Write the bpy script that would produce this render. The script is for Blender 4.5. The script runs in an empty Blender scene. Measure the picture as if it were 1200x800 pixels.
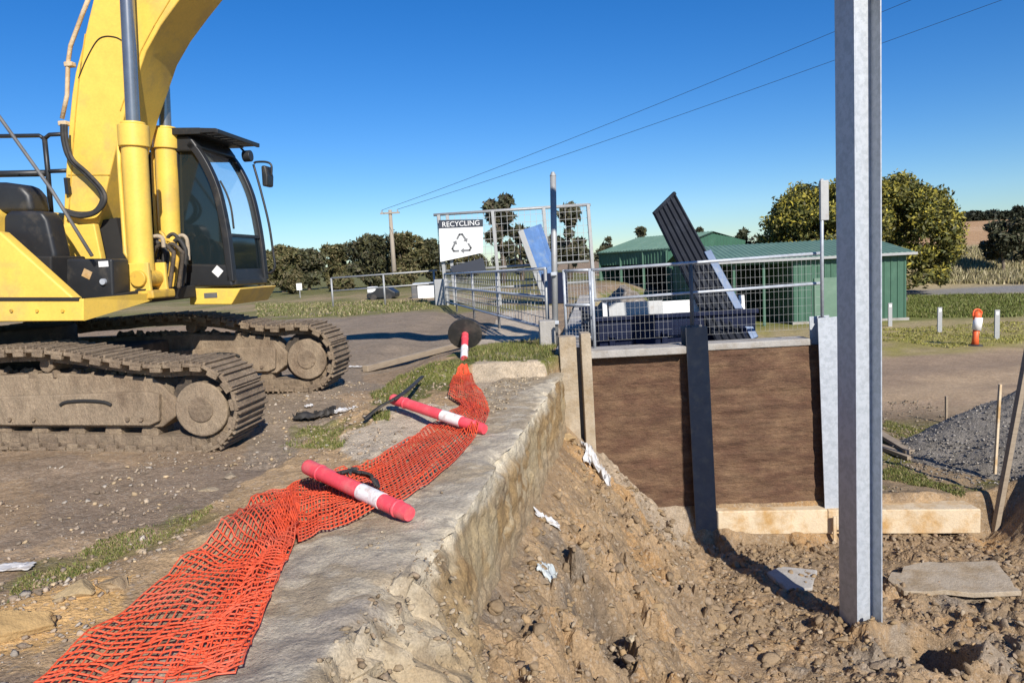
import bpy, bmesh, math, random
import numpy as np
from mathutils import Vector, Matrix
random.seed(7); rng = np.random.default_rng(7)
PI = math.pi
S = bpy.context.scene; COL = S.collection
V = Vector
# ------------------------------------------------------------------ camera maths (eye at the origin, +Y is away, z up)
TH, RO, FPX = math.radians(6.0), math.radians(3.0), 870.0
_U0 = np.array([0, math.sin(TH), math.cos(TH)]); CF = np.array([0, math.cos(TH), -math.sin(TH)])
CR = math.cos(RO)*np.array([1, 0, 0.]) - math.sin(RO)*_U0
CU = math.sin(RO)*np.array([1, 0, 0.]) + math.cos(RO)*_U0
def ray(px, py): return CF + (px-600)/FPX*CR + (400-py)/FPX*CU
def PY(px, py, y): d = ray(px, py); return V(d*(y/d[1]))
def PZ(px, py, z): d = ray(px, py); return V(d*(z/d[2]))
# ------------------------------------------------------------------ noise
def _hash(ix, iy, s):
    h = (ix.astype(np.int64)*374761393 + iy.astype(np.int64)*668265263 + s*1442695041) & 0xffffffff
    h = ((h ^ (h >> 13))*1274126177) & 0xffffffff
    return ((h ^ (h >> 16)) & 0xffff)/65535.0
def vn(x, y, s=0):
    x = np.asarray(x, float); y = np.asarray(y, float)
    ix, iy = np.floor(x), np.floor(y); fx, fy = x-ix, y-iy
    fx = fx*fx*(3-2*fx); fy = fy*fy*(3-2*fy)
    a, b = _hash(ix, iy, s), _hash(ix+1, iy, s); c, d = _hash(ix, iy+1, s), _hash(ix+1, iy+1, s)
    return (a*(1-fx)+b*fx)*(1-fy)+(c*(1-fx)+d*fx)*fy
def fbm(x, y, sc, s=0, o=4):
    """-1..1 around 0; sc = size of the largest lumps in metres"""
    x = np.asarray(x, float)/sc; y = np.asarray(y, float)/sc; t = 0; a = .5
    for k in range(o):
        t = t + a*(vn(x, y, s+k*17)*2-1); x = x*2.03+3.1; y = y*2.03+1.7; a *= .5
    return t
def worley(x, y, sc, s=0):
    """(distance to the nearest cell point, second minus first, random value of the cell, tilt of the cell) of a cell pattern sc metres wide"""
    x = np.asarray(x, float)/sc; y = np.asarray(y, float)/sc; ix, iy = np.floor(x), np.floor(y)
    d1 = np.full(x.shape, 9.); d2 = np.full(x.shape, 9.); rv = np.zeros(x.shape); tl = np.zeros(x.shape)
    for a in (-1, 0, 1):
        for b in (-1, 0, 1):
            cx = ix+a+_hash(ix+a, iy+b, s); cy = iy+b+_hash(ix+a, iy+b, s+7); dx = x-cx; dy = y-cy; d = np.hypot(dx, dy)
            h = _hash(ix+a, iy+b, s+13); t = dx*(_hash(ix+a, iy+b, s+19)-.5)+dy*(_hash(ix+a, iy+b, s+23)-.5)
            n = d < d1; d2 = np.where(n, d1, np.minimum(d2, d)); rv = np.where(n, h, rv); tl = np.where(n, t, tl); d1 = np.where(n, d, d1)
    return d1, d2-d1, rv, tl
def clodh(x, y, sc, s=0):
    """0..1 chunky clods with gaps between them"""
    wx = x+.35*sc*fbm(x, y, sc*.8, s+3, 3); wy = y+.35*sc*fbm(x, y, sc*.8, s+4, 3)
    d1, e, rv, tl = worley(wx, wy, sc, s)
    return np.clip(rv**1.6*np.clip(e*3.2, 0, 1)*(1-.35*d1)+.5*tl*rv, 0, 1)
def ss(a, b, x):
    t = np.clip((np.asarray(x, float)-a)/(b-a), 0, 1); return t*t*(3-2*t)
# ------------------------------------------------------------------ terrain
def xwall(y): return -1.21+.187*np.asarray(y, float)
HOLE = PZ(1084, 766, -4.22)
HOL = (.62, 5.95)
GP = PY(1215, 560, 12.6)           # gravel pile centre
def terrain(x, y):
    x = np.asarray(x, float); y = np.asarray(y, float)
    n1 = fbm(x, y, 1.1, 1); n2 = fbm(x, y, .22, 2, 3)
    near = ss(60, 20, y)
    up = -1.57 + .06*ss(-3, -4.8, x)*ss(9.5, 7.5, y) + .10*ss(7.2, 9.5, y)*ss(-1.7, -2.6, x) + .05*ss(10, 18, y)
    up = up + .22*ss(9.8, 10.12, y+.12*fbm(x, y, .5, 9))*ss(14.5, 11, y)*ss(-1.7, -.9, x+.3*fbm(x, y, .6, 4))
    rough = .35 + .65*ss(-2.8, -1.6, x)*ss(9.5, 6, y)
    mnd = np.exp(-(((x+1.35)/.45)**2+((y-7.6)/.6)**2))*.13
    up = up + (n1*.07+n2*.022*rough)*near
    up = up + mnd + .035*clodh(x, y, .16, 221)*ss(-.05, .25, fbm(x, y, .9, 29))*ss(-3.0, -1.8, x)*ss(9.8, 8, y)
    fl = ss(1.05, .55, np.abs(x-xwall(y)+.2))*ss(10.1, 9.7, y)
    up = up*(1-fl)+fl*(-1.575+.02*n1+.012*n2)
    # low broken bank on the near left
    bk = ss(.45, .0, np.abs((x+2.35)-.62*(y-3.5)))*ss(2.2, 2.8, y)*ss(5.6, 4.4, y)
    up = up + bk*(.05+.12*np.clip(fbm(x, y, .45, 12, 3)+.25, 0, 1))
    # lower yard and pit
    pit = ss(10.62, 10.30, y)*ss(7.6, 6.7, x)
    lo = -3.68 - .55*pit + .04*ss(12, 24, y)
    lo = lo + (n1*.07+n2*.03)*near*(1+.9*pit) + pit*(.13*clodh(x, y, .34, 211)*ss(-.1, .25, fbm(x, y, 1.2, 28))+.055*clodh(x, y, .15, 212))
    lo = lo + .75*ss(6.3, 8.3, x)*ss(11.2, 9.6, y)*ss(6.0, 8.6, y)*(1+.5*n1) # rough bank at the right edge
    lo = lo - .03*np.cos((y-19)*2.2)*ss(15, 17, y)*ss(24, 22, y)*ss(4, 6, x)
    # spoil heap against the old wall
    zc = np.interp(y, [-5, 2, 3.4, 4.4, 6, 9, 10.5], [-1.85, -1.95, -2.10, -2.28, -2.48, -2.42, -2.36])
    dx = x - xwall(y)
    cz = (.55+.6*ss(-.15, .2, fbm(x, y, .9, 27)))
    cl = .24*clodh(x, y, .45, 201)*cz+.16*clodh(x, y, .22, 202)*cz+.075*clodh(x, y, .11, 203)
    lump = .17*fbm(x, y, .8, 21)+.05*fbm(x, y, .26, 22, 4)+cl-.05
    slope = np.interp(y, [2, 5, 8, 10.5], [.86, .90, 1.0, 1.06])
    heap = zc - np.clip(dx, -.5, 9)*slope + lump*ss(-.1, .5, dx)*(.75+.25*ss(10, 7, y))
    heap = heap - .26*ss(1, .35, np.hypot((x-HOL[0])/.34, (y-HOL[1])/.75))
    heap = np.where(y < 10.55, heap, -9)
    k = .16
    m = np.clip((heap-lo)/k*.5+.5, 0, 1); lo = lo*(1-m)+heap*m + k*m*(1-m)
    # the post hole and its rim, with a mound added to shade it
    hx, hy = HOLE.x, HOLE.y
    r = np.sqrt(((x-hx)/1.05)**2+((y-hy)/.95)**2)+.06*fbm(x, y, .5, 31, 1)
    lo = lo + .06*ss(.8, .45, r)*ss(.3, .44, r) + .26*np.exp(-(((x-hx-.42)/.26)**2+((y-hy+.30)/.22)**2))
    lo = lo*(1-ss(.50, .40, r)) + (lo.mean() if False else -4.22)*ss(.50, .40, r) - 1.0*ss(.44, .20, r)
    rp = np.sqrt((x-3.68)**2+(y-7.7)**2)
    lo = lo + .10*ss(.9, .2, rp)
    # far right: dry bank, paddock, hill
    ang = x/np.maximum(y, 1)
    hm = ss(.22, .5, ang)*ss(1, 30, y)
    lo = lo + hm*(2.9*ss(57, 74, y)+4.6*ss(74, 175, y)+2.5*ss(170, 260, y))
    lo = lo + (1-hm)*1.9*ss(60, 120, y)
    xe = np.interp(y, [-20, 2, 10.3, 10.6, 32, 60, 1200], [-1.2, -1.09, .47, .80, 3.3, 8, 80])
    w = np.interp(y, [-20, 1.5, 2.2, 26, 60, 1200], [1.3, 1.0, .12, .14, 12, 240])
    t = ss(0, 1, (x-xe)/w)
    z = up*(1-t)+lo*t
    dip = ss(.45, .36, np.abs(x-(xwall(y)-.42)))*ss(2.0, 2.3, y)*ss(10.1, 9.9, y)
    z = z - .09*dip*(1-t)
    return z
def ground(px, py, y0=2.0, y1=400):
    """where the line of sight through a photo pixel meets the ground"""
    d = ray(px, py); d = d/d[1]
    ys = np.concatenate([np.arange(y0, 20, .02), np.geomspace(20, y1, 1500)])
    h = d[2]*ys - terrain(d[0]*ys, ys)
    i = int(np.argmax(h < 0)); y = ys[i]
    return V((d[0]*y, y, float(terrain(d[0]*y, y))))
def tz(x, y): return float(terrain(x, y))
# ------------------------------------------------------------------ materials
def mat(name, col, rough=.8, metal=0., var=.18, scale=6., col2=None, mix_scale=3., mix_lo=.45, mix_hi=.6, bump=.0, bump_scale=40., spec=.5, stretch=None, coat=0., attr=None, fine=0.):
    m = bpy.data.materials.new(name); m.use_nodes = True
    nt = m.node_tree; N = nt.nodes; L = nt.links
    b = N['Principled BSDF']; b.inputs['Roughness'].default_value = rough; b.inputs['Metallic'].default_value = metal
    b.inputs['Specular IOR Level'].default_value = spec
    if coat: b.inputs['Coat Weight'].default_value = coat; b.inputs['Coat Roughness'].default_value = .25
    tc = N.new('ShaderNodeTexCoord'); src = tc.outputs['Object']
    if stretch:
        mp = N.new('ShaderNodeMapping'); mp.inputs['Scale'].default_value = stretch; L.new(src, mp.inputs['Vector']); src = mp.outputs['Vector']
    def noise(sc, det=5, r=.6):
        n = N.new('ShaderNodeTexNoise'); n.inputs['Scale'].default_value = sc; n.inputs['Detail'].default_value = det; n.inputs['Roughness'].default_value = r
        L.new(src, n.inputs['Vector']); return n
    if attr:
        a = N.new('ShaderNodeAttribute'); a.attribute_name = attr; out = a.outputs['Color']
    else:
        c = N.new('ShaderNodeRGB'); c.outputs[0].default_value = (*col, 1); out = c.outputs[0]
    if col2:
        n = noise(mix_scale, 8, .65); r = N.new('ShaderNodeMapRange'); r.inputs['From Min'].default_value = mix_lo; r.inputs['From Max'].default_value = mix_hi
        L.new(n.outputs['Fac'], r.inputs['Value'])
        mx = N.new('ShaderNodeMix'); mx.data_type = 'RGBA'; L.new(r.outputs['Result'], mx.inputs['Factor']); L.new(out, mx.inputs['A']); mx.inputs['B'].default_value = (*col2, 1); out = mx.outputs['Result']
    def modulate(out, sc, amt, det=6):
        n = noise(sc, det, .7); r = N.new('ShaderNodeMapRange'); r.inputs['From Min'].default_value = .25; r.inputs['From Max'].default_value = .75
        r.inputs['To Min'].default_value = 1-amt; r.inputs['To Max'].default_value = 1+amt; L.new(n.outputs['Fac'], r.inputs['Value'])
        mm = N.new('ShaderNodeMix'); mm.data_type = 'RGBA'; mm.blend_type = 'MULTIPLY'; mm.inputs['Factor'].default_value = 1
        L.new(out, mm.inputs['A']); L.new(r.outputs['Result'], mm.inputs['B']); return mm.outputs['Result']
    if var: out = modulate(out, scale, var)
    if fine: out = modulate(out, scale*14, fine, 3)
    L.new(out, b.inputs['Base Color'])
    if bump:
        n = noise(bump_scale, 6, .65); bp = N.new('ShaderNodeBump'); bp.inputs['Strength'].default_value = bump; bp.inputs['Distance'].default_value = .02
        L.new(n.outputs['Fac'], bp.inputs['Height']); L.new(bp.outputs['Normal'], b.inputs['Normal'])
    return m
M = {}
M['yellow'] = mat('yellow_paint', (.80, .53, .09), .45, 0, .10, 3, (.56, .38, .12), 2.2, .50, .72, coat=.1, bump=.12, bump_scale=6, fine=.07)
M['yellow_dirty'] = mat('grimy_yellow_paint', (.66, .41, .06), .5, 0, .15, 5, (.16, .10, .045), 5, .5, .72)
M['black'] = mat('black_paint', (.020, .021, .023), .45, 0, .25, 5, (.10, .085, .065), 4, .56, .85)
M['rubber'] = mat('black_rubber', (.028, .027, .026), .7, 0, .25, 8, (.12, .10, .08), 5, .5, .8)
M['chrome'] = mat('chromed_rod', (.30, .30, .30), .25, .75, .15, 8)
M['mud'] = mat('mud_caked_steel', (.185, .135, .090), .92, 0, .34, 11, (.29, .22, .145), 5, .40, .72, bump=1., bump_scale=30, fine=.4)
M['mud_dark'] = mat('oily_dirty_steel', (.055, .043, .032), .8, 0, .35, 7, (.13, .095, .06), 6, .5, .65, bump=.5, bump_scale=20)
M['gap_dark'] = mat('dark_steel_and_slot_shade', (.018, .017, .016), .75, 0, .3, 6)
M['glass_dark'] = mat('dark_opaque_glass', (.012, .02, .024), .06, 0, .1, 3, spec=.6)  # near-black glossy panes, not see-through
M['galv'] = mat('galvanised_steel', (.46, .49, .53), .5, .2, .10, 9, (.39, .42, .455), 16, .46, .56, fine=.06)
M['galv_old'] = mat('weathered_galvanised_steel', (.38, .385, .38), .6, .45, .18, 6, (.27, .25, .23), 6, .55, .75)
M['steel_dark'] = mat('dark_steel_and_painted_shade', (.12, .122, .125), .6, .1, .2, 5, (.22, .19, .15), 6, .5, .8)
M['concrete'] = mat('old_concrete', (.38, .34, .28), .92, 0, .2, 3, (.27, .20, .12), 2.0, .48, .66, bump=.7, bump_scale=30, fine=.16)
M['concrete_pale'] = mat('soil_stained_pale_concrete', (.62, .50, .34), .9, 0, .14, 4, (.46, .28, .11), 2.6, .46, .66, bump=.5, bump_scale=25, fine=.1)
M['post_concrete'] = mat('weathered_post_concrete', (.40, .33, .24), .92, 0, .18, 4, (.30, .22, .13), 3, .45, .65, bump=.6, bump_scale=25, fine=.15)
M['concrete_grey'] = mat('grey_concrete', (.36, .34, .31), .9, 0, .18, 4, (.26, .22, .17), 3, .5, .7, bump=.5, bump_scale=30, fine=.12)
M['timber'] = mat('weathered_timber', (.34, .27, .19), .85, 0, .2, 4, (.22, .17, .12), 4, .45, .65, stretch=(1, 1, 8), bump=.3, bump_scale=12)
M['pink'] = mat('sun_faded_pink_plastic', (.78, .075, .10), .5, 0, .15, 6, (.62, .14, .14), 6, .5, .68, fine=.1)
M['orange'] = mat('orange_net_plastic', (.72, .092, .032), .6, 0, .22, 5, (.60, .14, .08), 2.5, .5, .7)
M['white'] = mat('white_board', (.78, .78, .76), .5, 0, .05, 3)
M['reflective'] = mat('reflective_white_tape', (.80, .78, .75), .4, 0, .08, 12, (.62, .52, .48), 14, .5, .6)
M['sign_dark'] = mat('dark_slate_sign_paint', (.03, .035, .05), .5, 0, .1, 3)
M['symbol_grey'] = mat('grey_sign_ink', (.16, .165, .17), .6, 0, .05, 3)
M['mud_pale'] = mat('dry_mud_on_steel', (.27, .205, .138), .95, 0, .30, 10, (.17, .12, .078), 3, .45, .7, bump=1., bump_scale=26, fine=.4, stretch=(1, 1, .6))
M['navy'] = mat('navy_painted_steel', (.004, .009, .034), .7, 0, .25, 3, (.007, .010, .026), 3, .5, .7, spec=.25)
M['blue'] = mat('faded_blue_steel', (.11, .21, .42), .5, .1, .25, 2, (.22, .29, .38), 3, .5, .7)
M['blue_edge'] = mat('side_lit_blue_steel', (.075, .12, .21), .5, .2, .2, 4, (.16, .18, .2), 4, .5, .7)
M['sheet'] = mat('dark_ribbed_sheet_steel', (.008, .011, .019), .7, 0, .25, 4, (.018, .023, .036), 3, .5, .65, spec=.25)
M['green'] = mat('green_sheet_cladding', (.045, .120, .075), .5, 0, .12, 2, (.065, .15, .098), 1.5, .5, .7)
M['green_roof'] = mat('pale_green_roof_sheet', (.13, .22, .155), .5, 0, .12, 2, (.17, .26, .19), 1.2, .5, .7)
M['shadow_in'] = mat('painted_shed_shade', (.02, .022, .02), .9, 0, .2, 2)
M['plastic_white'] = mat('crumpled_white_plastic', (.58, .57, .56), .45, 0, .2, 14, (.40, .35, .29), 8, .5, .62)
M['plastic_clear'] = mat('dusty_clear_plastic', (.52, .56, .55), .3, 0, .2, 14)
M['bark'] = mat('tree_bark', (.13, .10, .075), .9, 0, .3, 4, bump=.6, bump_scale=12)
M['pole'] = mat('grey_pole_timber', (.33, .28, .22), .85, 0, .2, 3, stretch=(3, 3, .4))
def leaf_mat(name):
    m = mat(name, (.1, .1, .1), .6, 0, 0, attr='tint', spec=.25)
    b = m.node_tree.nodes['Principled BSDF']
    return m
M['leaf'] = leaf_mat('foliage'); M['stone'] = mat('loose_stone', (.1, .1, .1), .95, 0, .22, 14, attr='tint', bump=.7, bump_scale=45, spec=.2, fine=.15)
M['grass'] = leaf_mat('grass_blade')
M['wire'] = mat('dark_cable', (.03, .03, .035), .6, 0, 0)
def glass():
    m = bpy.data.materials.new('clear_cab_glass'); m.use_nodes = True; nt = m.node_tree
    b = nt.nodes['Principled BSDF']; b.inputs['Base Color'].default_value = (.5, .6, .6, 1); b.inputs['Roughness'].default_value = .03; b.inputs['Alpha'].default_value = .07
    return m
M['glass'] = glass()
# brown retaining panel: soil-smeared, horizontal streaks
def panel_mat():
    m = mat('soil_smeared_panel', (.105, .054, .031), .92, 0, .36, 4, (.185, .112, .062), 1.7, .42, .68, bump=1., bump_scale=16, stretch=(1, 1, 3), fine=.55)
    return m
M['panel'] = panel_mat()
def ground_mat():
    m = bpy.data.materials.new('earth_and_grass'); m.use_nodes = True; nt = m.node_tree; N = nt.nodes; L = nt.links
    b = N['Principled BSDF']; b.inputs['Roughness'].default_value = .97; b.inputs['Specular IOR Level'].default_value = .15
    a = N.new('ShaderNodeAttribute'); a.attribute_name = 'soil'
    tc = N.new('ShaderNodeTexCoord'); out = a.outputs['Color']
    hs = []
    for sc, det, amt in ((1.6, 6, .22), (14, 5, .30), (70, 4, .34)):
        n = N.new('ShaderNodeTexNoise'); n.inputs['Scale'].default_value = sc; n.inputs['Detail'].default_value = det; n.inputs['Roughness'].default_value = .68
        L.new(tc.outputs['Object'], n.inputs['Vector']); hs.append(n)
        r = N.new('ShaderNodeMapRange'); r.inputs['From Min'].default_value = .28; r.inputs['From Max'].default_value = .72; r.inputs['To Min'].default_value = 1-amt; r.inputs['To Max'].default_value = 1+amt
        L.new(n.outputs['Fac'], r.inputs['Value'])
        mm = N.new('ShaderNodeMix'); mm.data_type = 'RGBA'; mm.blend_type = 'MULTIPLY'; mm.inputs['Factor'].default_value = 1
        L.new(out, mm.inputs['A']); L.new(r.outputs['Result'], mm.inputs['B']); out = mm.outputs['Result']
    # pale grit
    vo = N.new('ShaderNodeTexVoronoi'); vo.inputs['Scale'].default_value = 42; L.new(tc.outputs['Object'], vo.inputs['Vector'])
    sep = N.new('ShaderNodeSeparateColor'); L.new(vo.outputs['Color'], sep.inputs['Color'])
    r = N.new('ShaderNodeMapRange'); r.inputs['From Min'].default_value = .80; r.inputs['From Max'].default_value = .98; r.inputs['To Max'].default_value = .42; L.new(sep.outputs['Red'], r.inputs['Value'])
    mg = N.new('ShaderNodeMix'); mg.data_type = 'RGBA'; L.new(r.outputs['Result'], mg.inputs['Factor']); L.new(out, mg.inputs['A']); mg.inputs['B'].default_value = (.40, .34, .27, 1); out = mg.outputs['Result']
    L.new(out, b.inputs['Base Color'])
    prev = None
    for n, d, st in ((hs[1], .05, .5), (hs[2], .014, .7)):
        bp = N.new('ShaderNodeBump'); bp.inputs['Strength'].default_value = st; bp.inputs['Distance'].default_value = d; L.new(n.outputs['Fac'], bp.inputs['Height'])
        if prev: L.new(prev.outputs['Normal'], bp.inputs['Normal'])
        prev = bp
    bp = N.new('ShaderNodeBump'); bp.inputs['Strength'].default_value = .45; bp.inputs['Distance'].default_value = .012; bp.invert = True
    L.new(vo.outputs['Distance'], bp.inputs['Height']); L.new(prev.outputs['Normal'], bp.inputs['Normal'])
    L.new(bp.outputs['Normal'], b.inputs['Normal'])
    return m
M['ground'] = ground_mat()

# ------------------------------------------------------------------ mesh helpers
class MB:
    def __init__(s): s.v = []; s.f = []
    def add(s, vs, fs):
        n = len(s.v); s.v += [tuple(p) for p in vs]; s.f += [tuple(i+n for i in f) for f in fs]; return s
    def box(s, c, d, rot=None):
        hx, hy, hz = d[0]/2, d[1]/2, d[2]/2; c = V(c)
        vs = [V((x, y, z)) for x in (-hx, hx) for y in (-hy, hy) for z in (-hz, hz)]
        if rot is not None: vs = [rot @ p for p in vs]
        return s.add([c+p for p in vs], [(0, 1, 3, 2), (4, 6, 7, 5), (0, 4, 5, 1), (2, 3, 7, 6), (0, 2, 6, 4), (1, 5, 7, 3)])
    def bar(s, p, q, w, h=None, up=(0, 0, 1)):
        p, q = V(p), V(q); d = q-p; L = d.length; z = d/L; h = w if h is None else h
        x = V(up).cross(z)
        if x.length < 1e-3: x = V((1, 0, 0)).cross(z)
        x.normalize(); y = z.cross(x)
        return s.box((p+q)/2, (w, h, L), Matrix((x, y, z)).transposed())
    def tube(s, pts, r, n=8, cap=True):
        pts = [V(p) for p in pts]; rs = r if hasattr(r, '__len__') else [r]*len(pts)
        rings = []; x = None
        for i, p in enumerate(pts):
            t = (pts[min(i+1, len(pts)-1)]-pts[max(i-1, 0)]).normalized()
            if x is None: x = t.orthogonal().normalized()
            else:
                x = x - t*x.dot(t); x = x.normalized() if x.length > 1e-6 else t.orthogonal().normalized()
            y = t.cross(x)
            rings.append([p+(x*math.cos(2*PI*k/n)+y*math.sin(2*PI*k/n))*rs[i] for k in range(n)])
        vs = [p for R in rings for p in R]; fs = []
        for i in range(len(pts)-1):
            for k in range(n): fs.append((i*n+k, i*n+(k+1) % n, (i+1)*n+(k+1) % n, (i+1)*n+k))
        if cap: fs += [tuple(range(n))[::-1], tuple(range((len(pts)-1)*n, len(pts)*n))]
        return s.add(vs, fs)
    def cyl(s, p, q, r, n=24, r2=None): return s.tube([p, q], [r, r if r2 is None else r2], n)
    def prism(s, poly, ext):
        """poly: list of 3D points, ext: vector"""
        a = [V(p) for p in poly]; b = [p+V(ext) for p in a]; n = len(a)
        return s.add(a+b, [tuple(range(n))[::-1], tuple(range(n, 2*n))]+[(i, (i+1) % n, n+(i+1) % n, n+i) for i in range(n)])
    def build(s, name, m, parent=None, bevel=0, smooth=False, seg=2):
        me = bpy.data.meshes.new(name); me.from_pydata(s.v, [], s.f); me.update()
        bm = bmesh.new(); bm.from_mesh(me); bmesh.ops.recalc_face_normals(bm, faces=bm.faces); bm.to_mesh(me); bm.free()
        return link(name, me, m, parent, bevel, smooth, seg)
def link(name, me, m, parent=None, bevel=0, smooth=False, seg=2):
    o = bpy.data.objects.new(name, me); COL.objects.link(o)
    me.materials.append(M[m] if isinstance(m, str) else m)
    if parent: o.parent = parent
    if bevel:
        b = o.modifiers.new('bevel', 'BEVEL'); b.width = bevel; b.segments = seg; b.limit_method = 'ANGLE'; b.angle_limit = math.radians(40)
    if smooth:
        me.polygons.foreach_set('use_smooth', [True]*len(me.polygons))
    elif bevel:
        me.polygons.foreach_set('use_smooth', [True]*len(me.polygons)); w = o.modifiers.new('wn', 'WEIGHTED_NORMAL'); w.keep_sharp = False
    return o
def smooth_by_angle(o, a=35):
    me = o.data; me.polygons.foreach_set('use_smooth', [True]*len(me.polygons))
    try: me.set_sharp_from_angle(angle=math.radians(a))
    except Exception: pass
def npmesh(name, verts, faces, m, parent=None, tint=None, smooth=False):
    """verts (n,3); faces (k,3|4) all the same size; tint (n,3)"""
    verts = np.asarray(verts, np.float32); faces = np.asarray(faces, np.int32); k = faces.shape[1]
    me = bpy.data.meshes.new(name); me.vertices.add(len(verts)); me.vertices.foreach_set('co', verts.ravel())
    me.loops.add(faces.size); me.loops.foreach_set('vertex_index', faces.ravel())
    me.polygons.add(len(faces)); me.polygons.foreach_set('loop_start', np.arange(0, faces.size, k, dtype=np.int32)); me.polygons.foreach_set('loop_total', np.full(len(faces), k, np.int32))
    me.update(calc_edges=True); me.validate()
    if tint is not None:
        at = me.attributes.new('tint', 'FLOAT_COLOR', 'POINT'); c = np.ones((len(verts), 4), np.float32); c[:, :3] = tint; at.data.foreach_set('color', c.ravel())
    return link(name, me, m, parent, 0, smooth)
def tag(o, label=None, cat=None, group=None, kind=None):
    for k, v in (('label', label), ('category', cat), ('group', group), ('kind', kind)):
        if v: o[k] = v
    return o
def empty(name, loc, rz=0, label=None, cat=None, group=None):
    o = bpy.data.objects.new(name, None); COL.objects.link(o); o.location = loc; o.rotation_euler = (0, 0, rz); o.empty_display_size = .3
    return tag(o, label, cat, group)
def copy_tree(o, parent=None):
    c = o.copy(); COL.objects.link(c)
    if parent: c.parent = parent
    for ch in list(o.children): copy_tree(ch, c)
    return c
# ================================================================== GROUND
def axis(a, b, st, lo, hi, g=1.075):
    mid = list(np.arange(a, b+st/2, st)); L = []; x = a; d = st
    while x > lo: d *= g; x -= d; L.append(x)
    R = []; x = b; d = st
    while x < hi: d *= g; x += d; R.append(x)
    return np.array(L[::-1]+mid+R)
gx = axis(-3.6, 6.2, .03, -900, 900); gy = axis(2.4, 10.8, .03, -30, 1500, 1.06)
X, Y = np.meshgrid(gx, gy); Z = terrain(X, Y)
def inpoly(x, y, poly):
    r = np.zeros(x.shape, bool); n = len(poly)
    for i in range(n):
        x1, y1 = poly[i]; x2, y2 = poly[(i+1) % n]
        c = ((y1 > y) != (y2 > y)) & (x < (x2-x1)*(y-y1)/(y2-y1+1e-12)+x1); r ^= c
    return r
def zone(pix, z, warp=.12, sc=.5, s=40):
    poly = [(lambda p: (p.x, p.y))(PZ(px, py, z)) for px, py in pix]
    return inpoly(X+warp*2*fbm(X, Y, sc, s, 4), Y+warp*2*fbm(X, Y, sc, s+5, 4), poly).astype(float)
def blend(C, m, col): return C*(1-m[..., None])+np.array(col)*m[..., None]
n_a = fbm(X, Y, 2.2, 50); n_b = fbm(X, Y, .5, 51); n_c = fbm(X, Y, 7., 52)
C = np.zeros(X.shape+(3,))+np.array((.255, .195, .135))
C = blend(C, ss(-.15, .35, n_a), (.205, .160, .118))
C = blend(C, ss(.05, .4, n_b)*.6, (.32, .245, .165))
# upper side
C = blend(C, zone([(300, 420), (330, 372), (600, 350), (590, 378), (545, 410), (430, 440), (400, 500), (330, 545), (280, 545)], -1.5, .3, 1.), (.215, .180, .142))
C = blend(C, zone([(0, 545), (300, 545), (330, 560), (200, 610), (60, 640), (0, 660)], -1.55, .3, 1.)*.7, (.20, .163, .13))
C = blend(C, zone([(150, 640), (300, 560), (460, 450), (560, 425), (650, 452), (560, 520), (440, 560), (330, 600), (120, 740), (40, 800), (0, 800), (0, 690)], -1.55, .15, .5)*.85, (.33, .245, .150))
C = blend(C, zone([(278, 810), (325, 700), (380, 655), (480, 612), (560, 540), (600, 500), (590, 560), (520, 640), (430, 720), (400, 810)], -1.55, .10, .4), (.25, .225, .19))
C = blend(C, zone([(270, 810), (325, 690), (365, 668), (420, 690), (380, 740), (395, 810)], -1.55, .05, .3), (.20, .185, .165))
C = blend(C, zone([(395, 810), (400, 730), (450, 680), (520, 650), (600, 660), (600, 810)], -1.7, .12, .3)*.8, (.40, .32, .215))
C = blend(C, zone([(415, 545), (400, 515), (470, 480), (530, 475), (505, 510)], -1.55, .08, .3), (.37, .335, .28))
C = blend(C, zone([(0, 705), (50, 690), (140, 672), (150, 690), (70, 745), (30, 765), (0, 765)], -1.5, .08, .3), (.46, .31, .145))
C = blend(C, zone([(545, 422), (650, 424), (652, 460), (560, 470)], -1.55, .06, .3), (.36, .315, .25))
gm = zone([(440, 440), (520, 420), (545, 408), (650, 396), (652, 425), (560, 424), (500, 450), (430, 470)], -1.36, .12, .3)
gm = np.maximum(gm, zone([(60, 660), (230, 592), (245, 602), (110, 660), (0, 700), (0, 680)], -1.55, .18, .4)*.55)
gm = np.maximum(gm, zone([(335, 522), (345, 500), (410, 500), (405, 525)], -1.55, .15, .3)*.7)
C = blend(C, gm*ss(-.35, .1, n_b+.2), (.105, .115, .035))
C = blend(C, zone([(560, 402), (598, 357), (650, 356), (656, 394)], -1.5, .05, .5), (.40, .36, .30))
C = blend(C, ((Y > 24)*(X < 3)*ss(-.2, .2, n_a+.25*ss(24, 40, Y))), (.15, .15, .055))
C = blend(C, ss(27, 32, Y)*ss(.2, .0, n_b+n_a)*(X < 3)*.6, (.30, .235, .15))
C = blend(C, ss(42, 55, Y)*(X < 8), (.12, .125, .045))
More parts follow.
